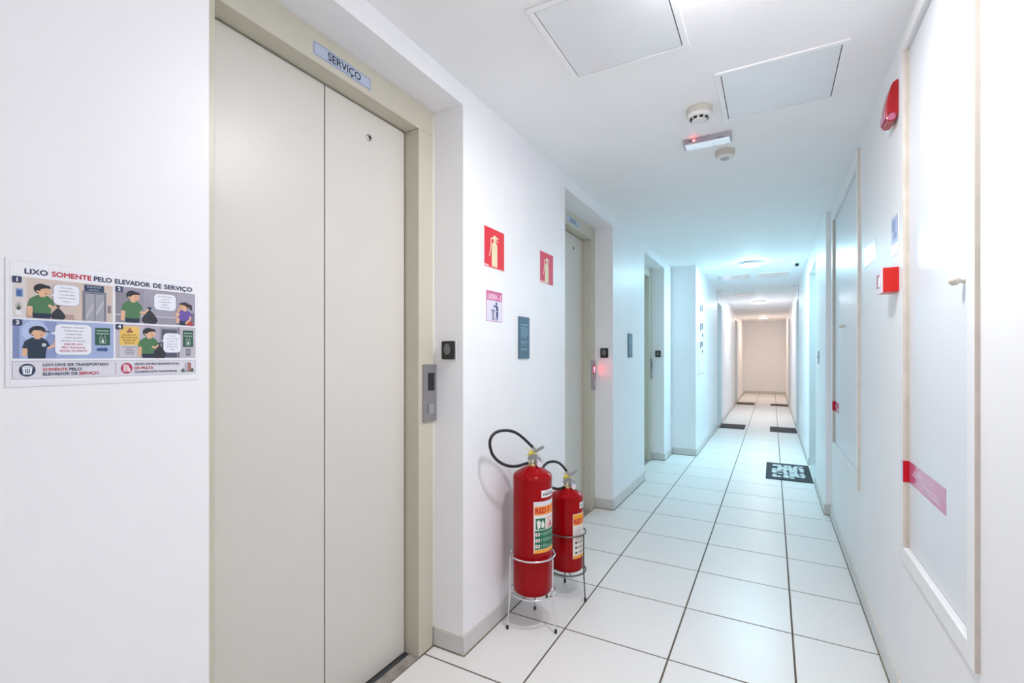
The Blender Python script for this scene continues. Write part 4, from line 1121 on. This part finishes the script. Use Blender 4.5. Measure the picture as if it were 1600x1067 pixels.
# ------------------------------------------------------------------ notices on the far left wall
def notices():
    y0, y1, z0, z1 = 6.34, 6.96, .998, 1.955
    t = thing('notice_board', (WL2, y0, z0), 'clear wall board of papers with dark blocks past the third elevator', 'notice board')
    q = MB(); q.box(WL2, WL2 + .004, y0, y1, z0, z1, mat('clear_board', (.80, .83, .86), .12)); q.build('backing', t, bevel=.001)
    H = z1 - z0
    for k, (a, b) in enumerate(((.02, .24), (.27, .50), (.53, .72), (.75, .985))):
        zb, zt = z1 - b * H, z1 - a * H
        q = MB(); q.box(WL2 + .004, WL2 + .0052, y0 + .02, y1 - .02, zb, zt, PAPER); sh = q.build('paper_sheet', t)
        p = Print(on_x(WL2 + .0053, y0 + .02, zb)); W, h = y1 - y0 - .04, zt - zb
        p.layer(1)
        if k == 3: 
            p.rect(.02, .008, W * .8, .016, '#c89aa6')
        else:
            p.rect(W * .38, h * .42, W * .62, h * .88, '#4c586a'); p.rect(W * .66, h * .55, W * .86, h * .92, '#435062')
        p.rect(W * .70, h * .08, W * .90, h * .30, '#4a5666') if k in (1, 2) else None
        p.rect(W * .05, h * .85, W * .12, h * .10, '#a9b3bf')
        for i in range(5):
            p.rect(W * .16, h * (.12 + .14 * i), W * .32, h * (.16 + .14 * i), '#a3aeba')
        p.build('print', sh)
notices()

# ------------------------------------------------------------------ doormats
def doormat(x0, x1, y0, y1, m, label, kind=None):
    t = thing('doormat', ((x0 + x1) / 2, (y0 + y1) / 2, 0), label, 'doormat', 'doormats along the corridor')
    q = MB(); q.box(x0, x1, y0, y1, .0, .007, m); q.build('mat_base', t, bevel=.002)
    if kind == 'pebble':
        rnd = random.Random(5); q = MB()
        a0, a1, b0, b1 = x0 + .052, x1 - .055, y0 + .085, y1 - .10
        nx, ny = 6, 9
        for i in range(nx):
            for j in range(ny):
                if rnd.random() < .10: continue
                cx = a0 + (a1 - a0) * (i + .5 + rnd.uniform(-.18, .18)) / nx; cy = b0 + (b1 - b0) * (j + .5 + rnd.uniform(-.18, .18)) / ny
                rx = (a1 - a0) / nx * rnd.uniform(.46, .66); ry = (b1 - b0) / ny * rnd.uniform(.44, .66); n = 7; ph = rnd.random() * 6
                pts = []
                for k in range(n):
                    r = rnd.uniform(.80, 1.1)
                    pts.append((min(max(cx + rx * r * math.cos(ph + 2 * PI * k / n), a0), a1), min(max(cy + ry * r * math.sin(ph + 2 * PI * k / n), b0), b1), .0068 + .0002 * ((i + j) % 3)))
                q.prism(pts, (0, 0, .0016), STONE)
        o = q.build('pebble_pattern', t); o['kind'] = 'stuff'; o['label'] = 'raised pale stone pattern'
    elif kind == 'red':
        q = MB(); q.box(x0 + .10, x0 + .24, y0 + .12, y1 - .16, .0068, .0076, mat('faded_red_patch', (.10, .05, .06), .8, noise=.4, nscale=50)); q.build('faded_patch', t)
        q = MB(); q.box(x0 + .02, x1 - .02, y0 + .02, y0 + .035, .0068, .0078, MATD); q.box(x0 + .02, x1 - .02, y1 - .035, y1 - .02, .0068, .0078, MATD); q.build('rim_bar', t)
    else:
        q = MB(); q.box(x0 + .02, x1 - .02, y0 + .02, y0 + .035, .0068, .0078, m); q.box(x0 + .02, x1 - .02, y1 - .035, y1 - .02, .0068, .0078, m); q.build('rim_bar', t)
doormat(-.060, .352, 5.43, 6.25, MATD, 'black doormat with white pebble pattern, nearest of the mats', 'pebble')
doormat(-.812, -.415, 8.87, 9.43, MATD, 'charcoal doormat with a faded reddish patch', 'red')
doormat(-.036, .350, 8.82, 9.42, MATD, 'plain charcoal doormat across from the reddish patched one')
doormat(-.815, -.403, 13.38, 14.00, mat('mid_brown_coir', (.16, .105, .075), .9, noise=.4, nscale=60), 'thin mid-brown doormat near the warm lit corridor end')
doormat(-.043, .350, 13.40, 13.90, MATB, 'thin dark brown doormat near the warm lit corridor end')
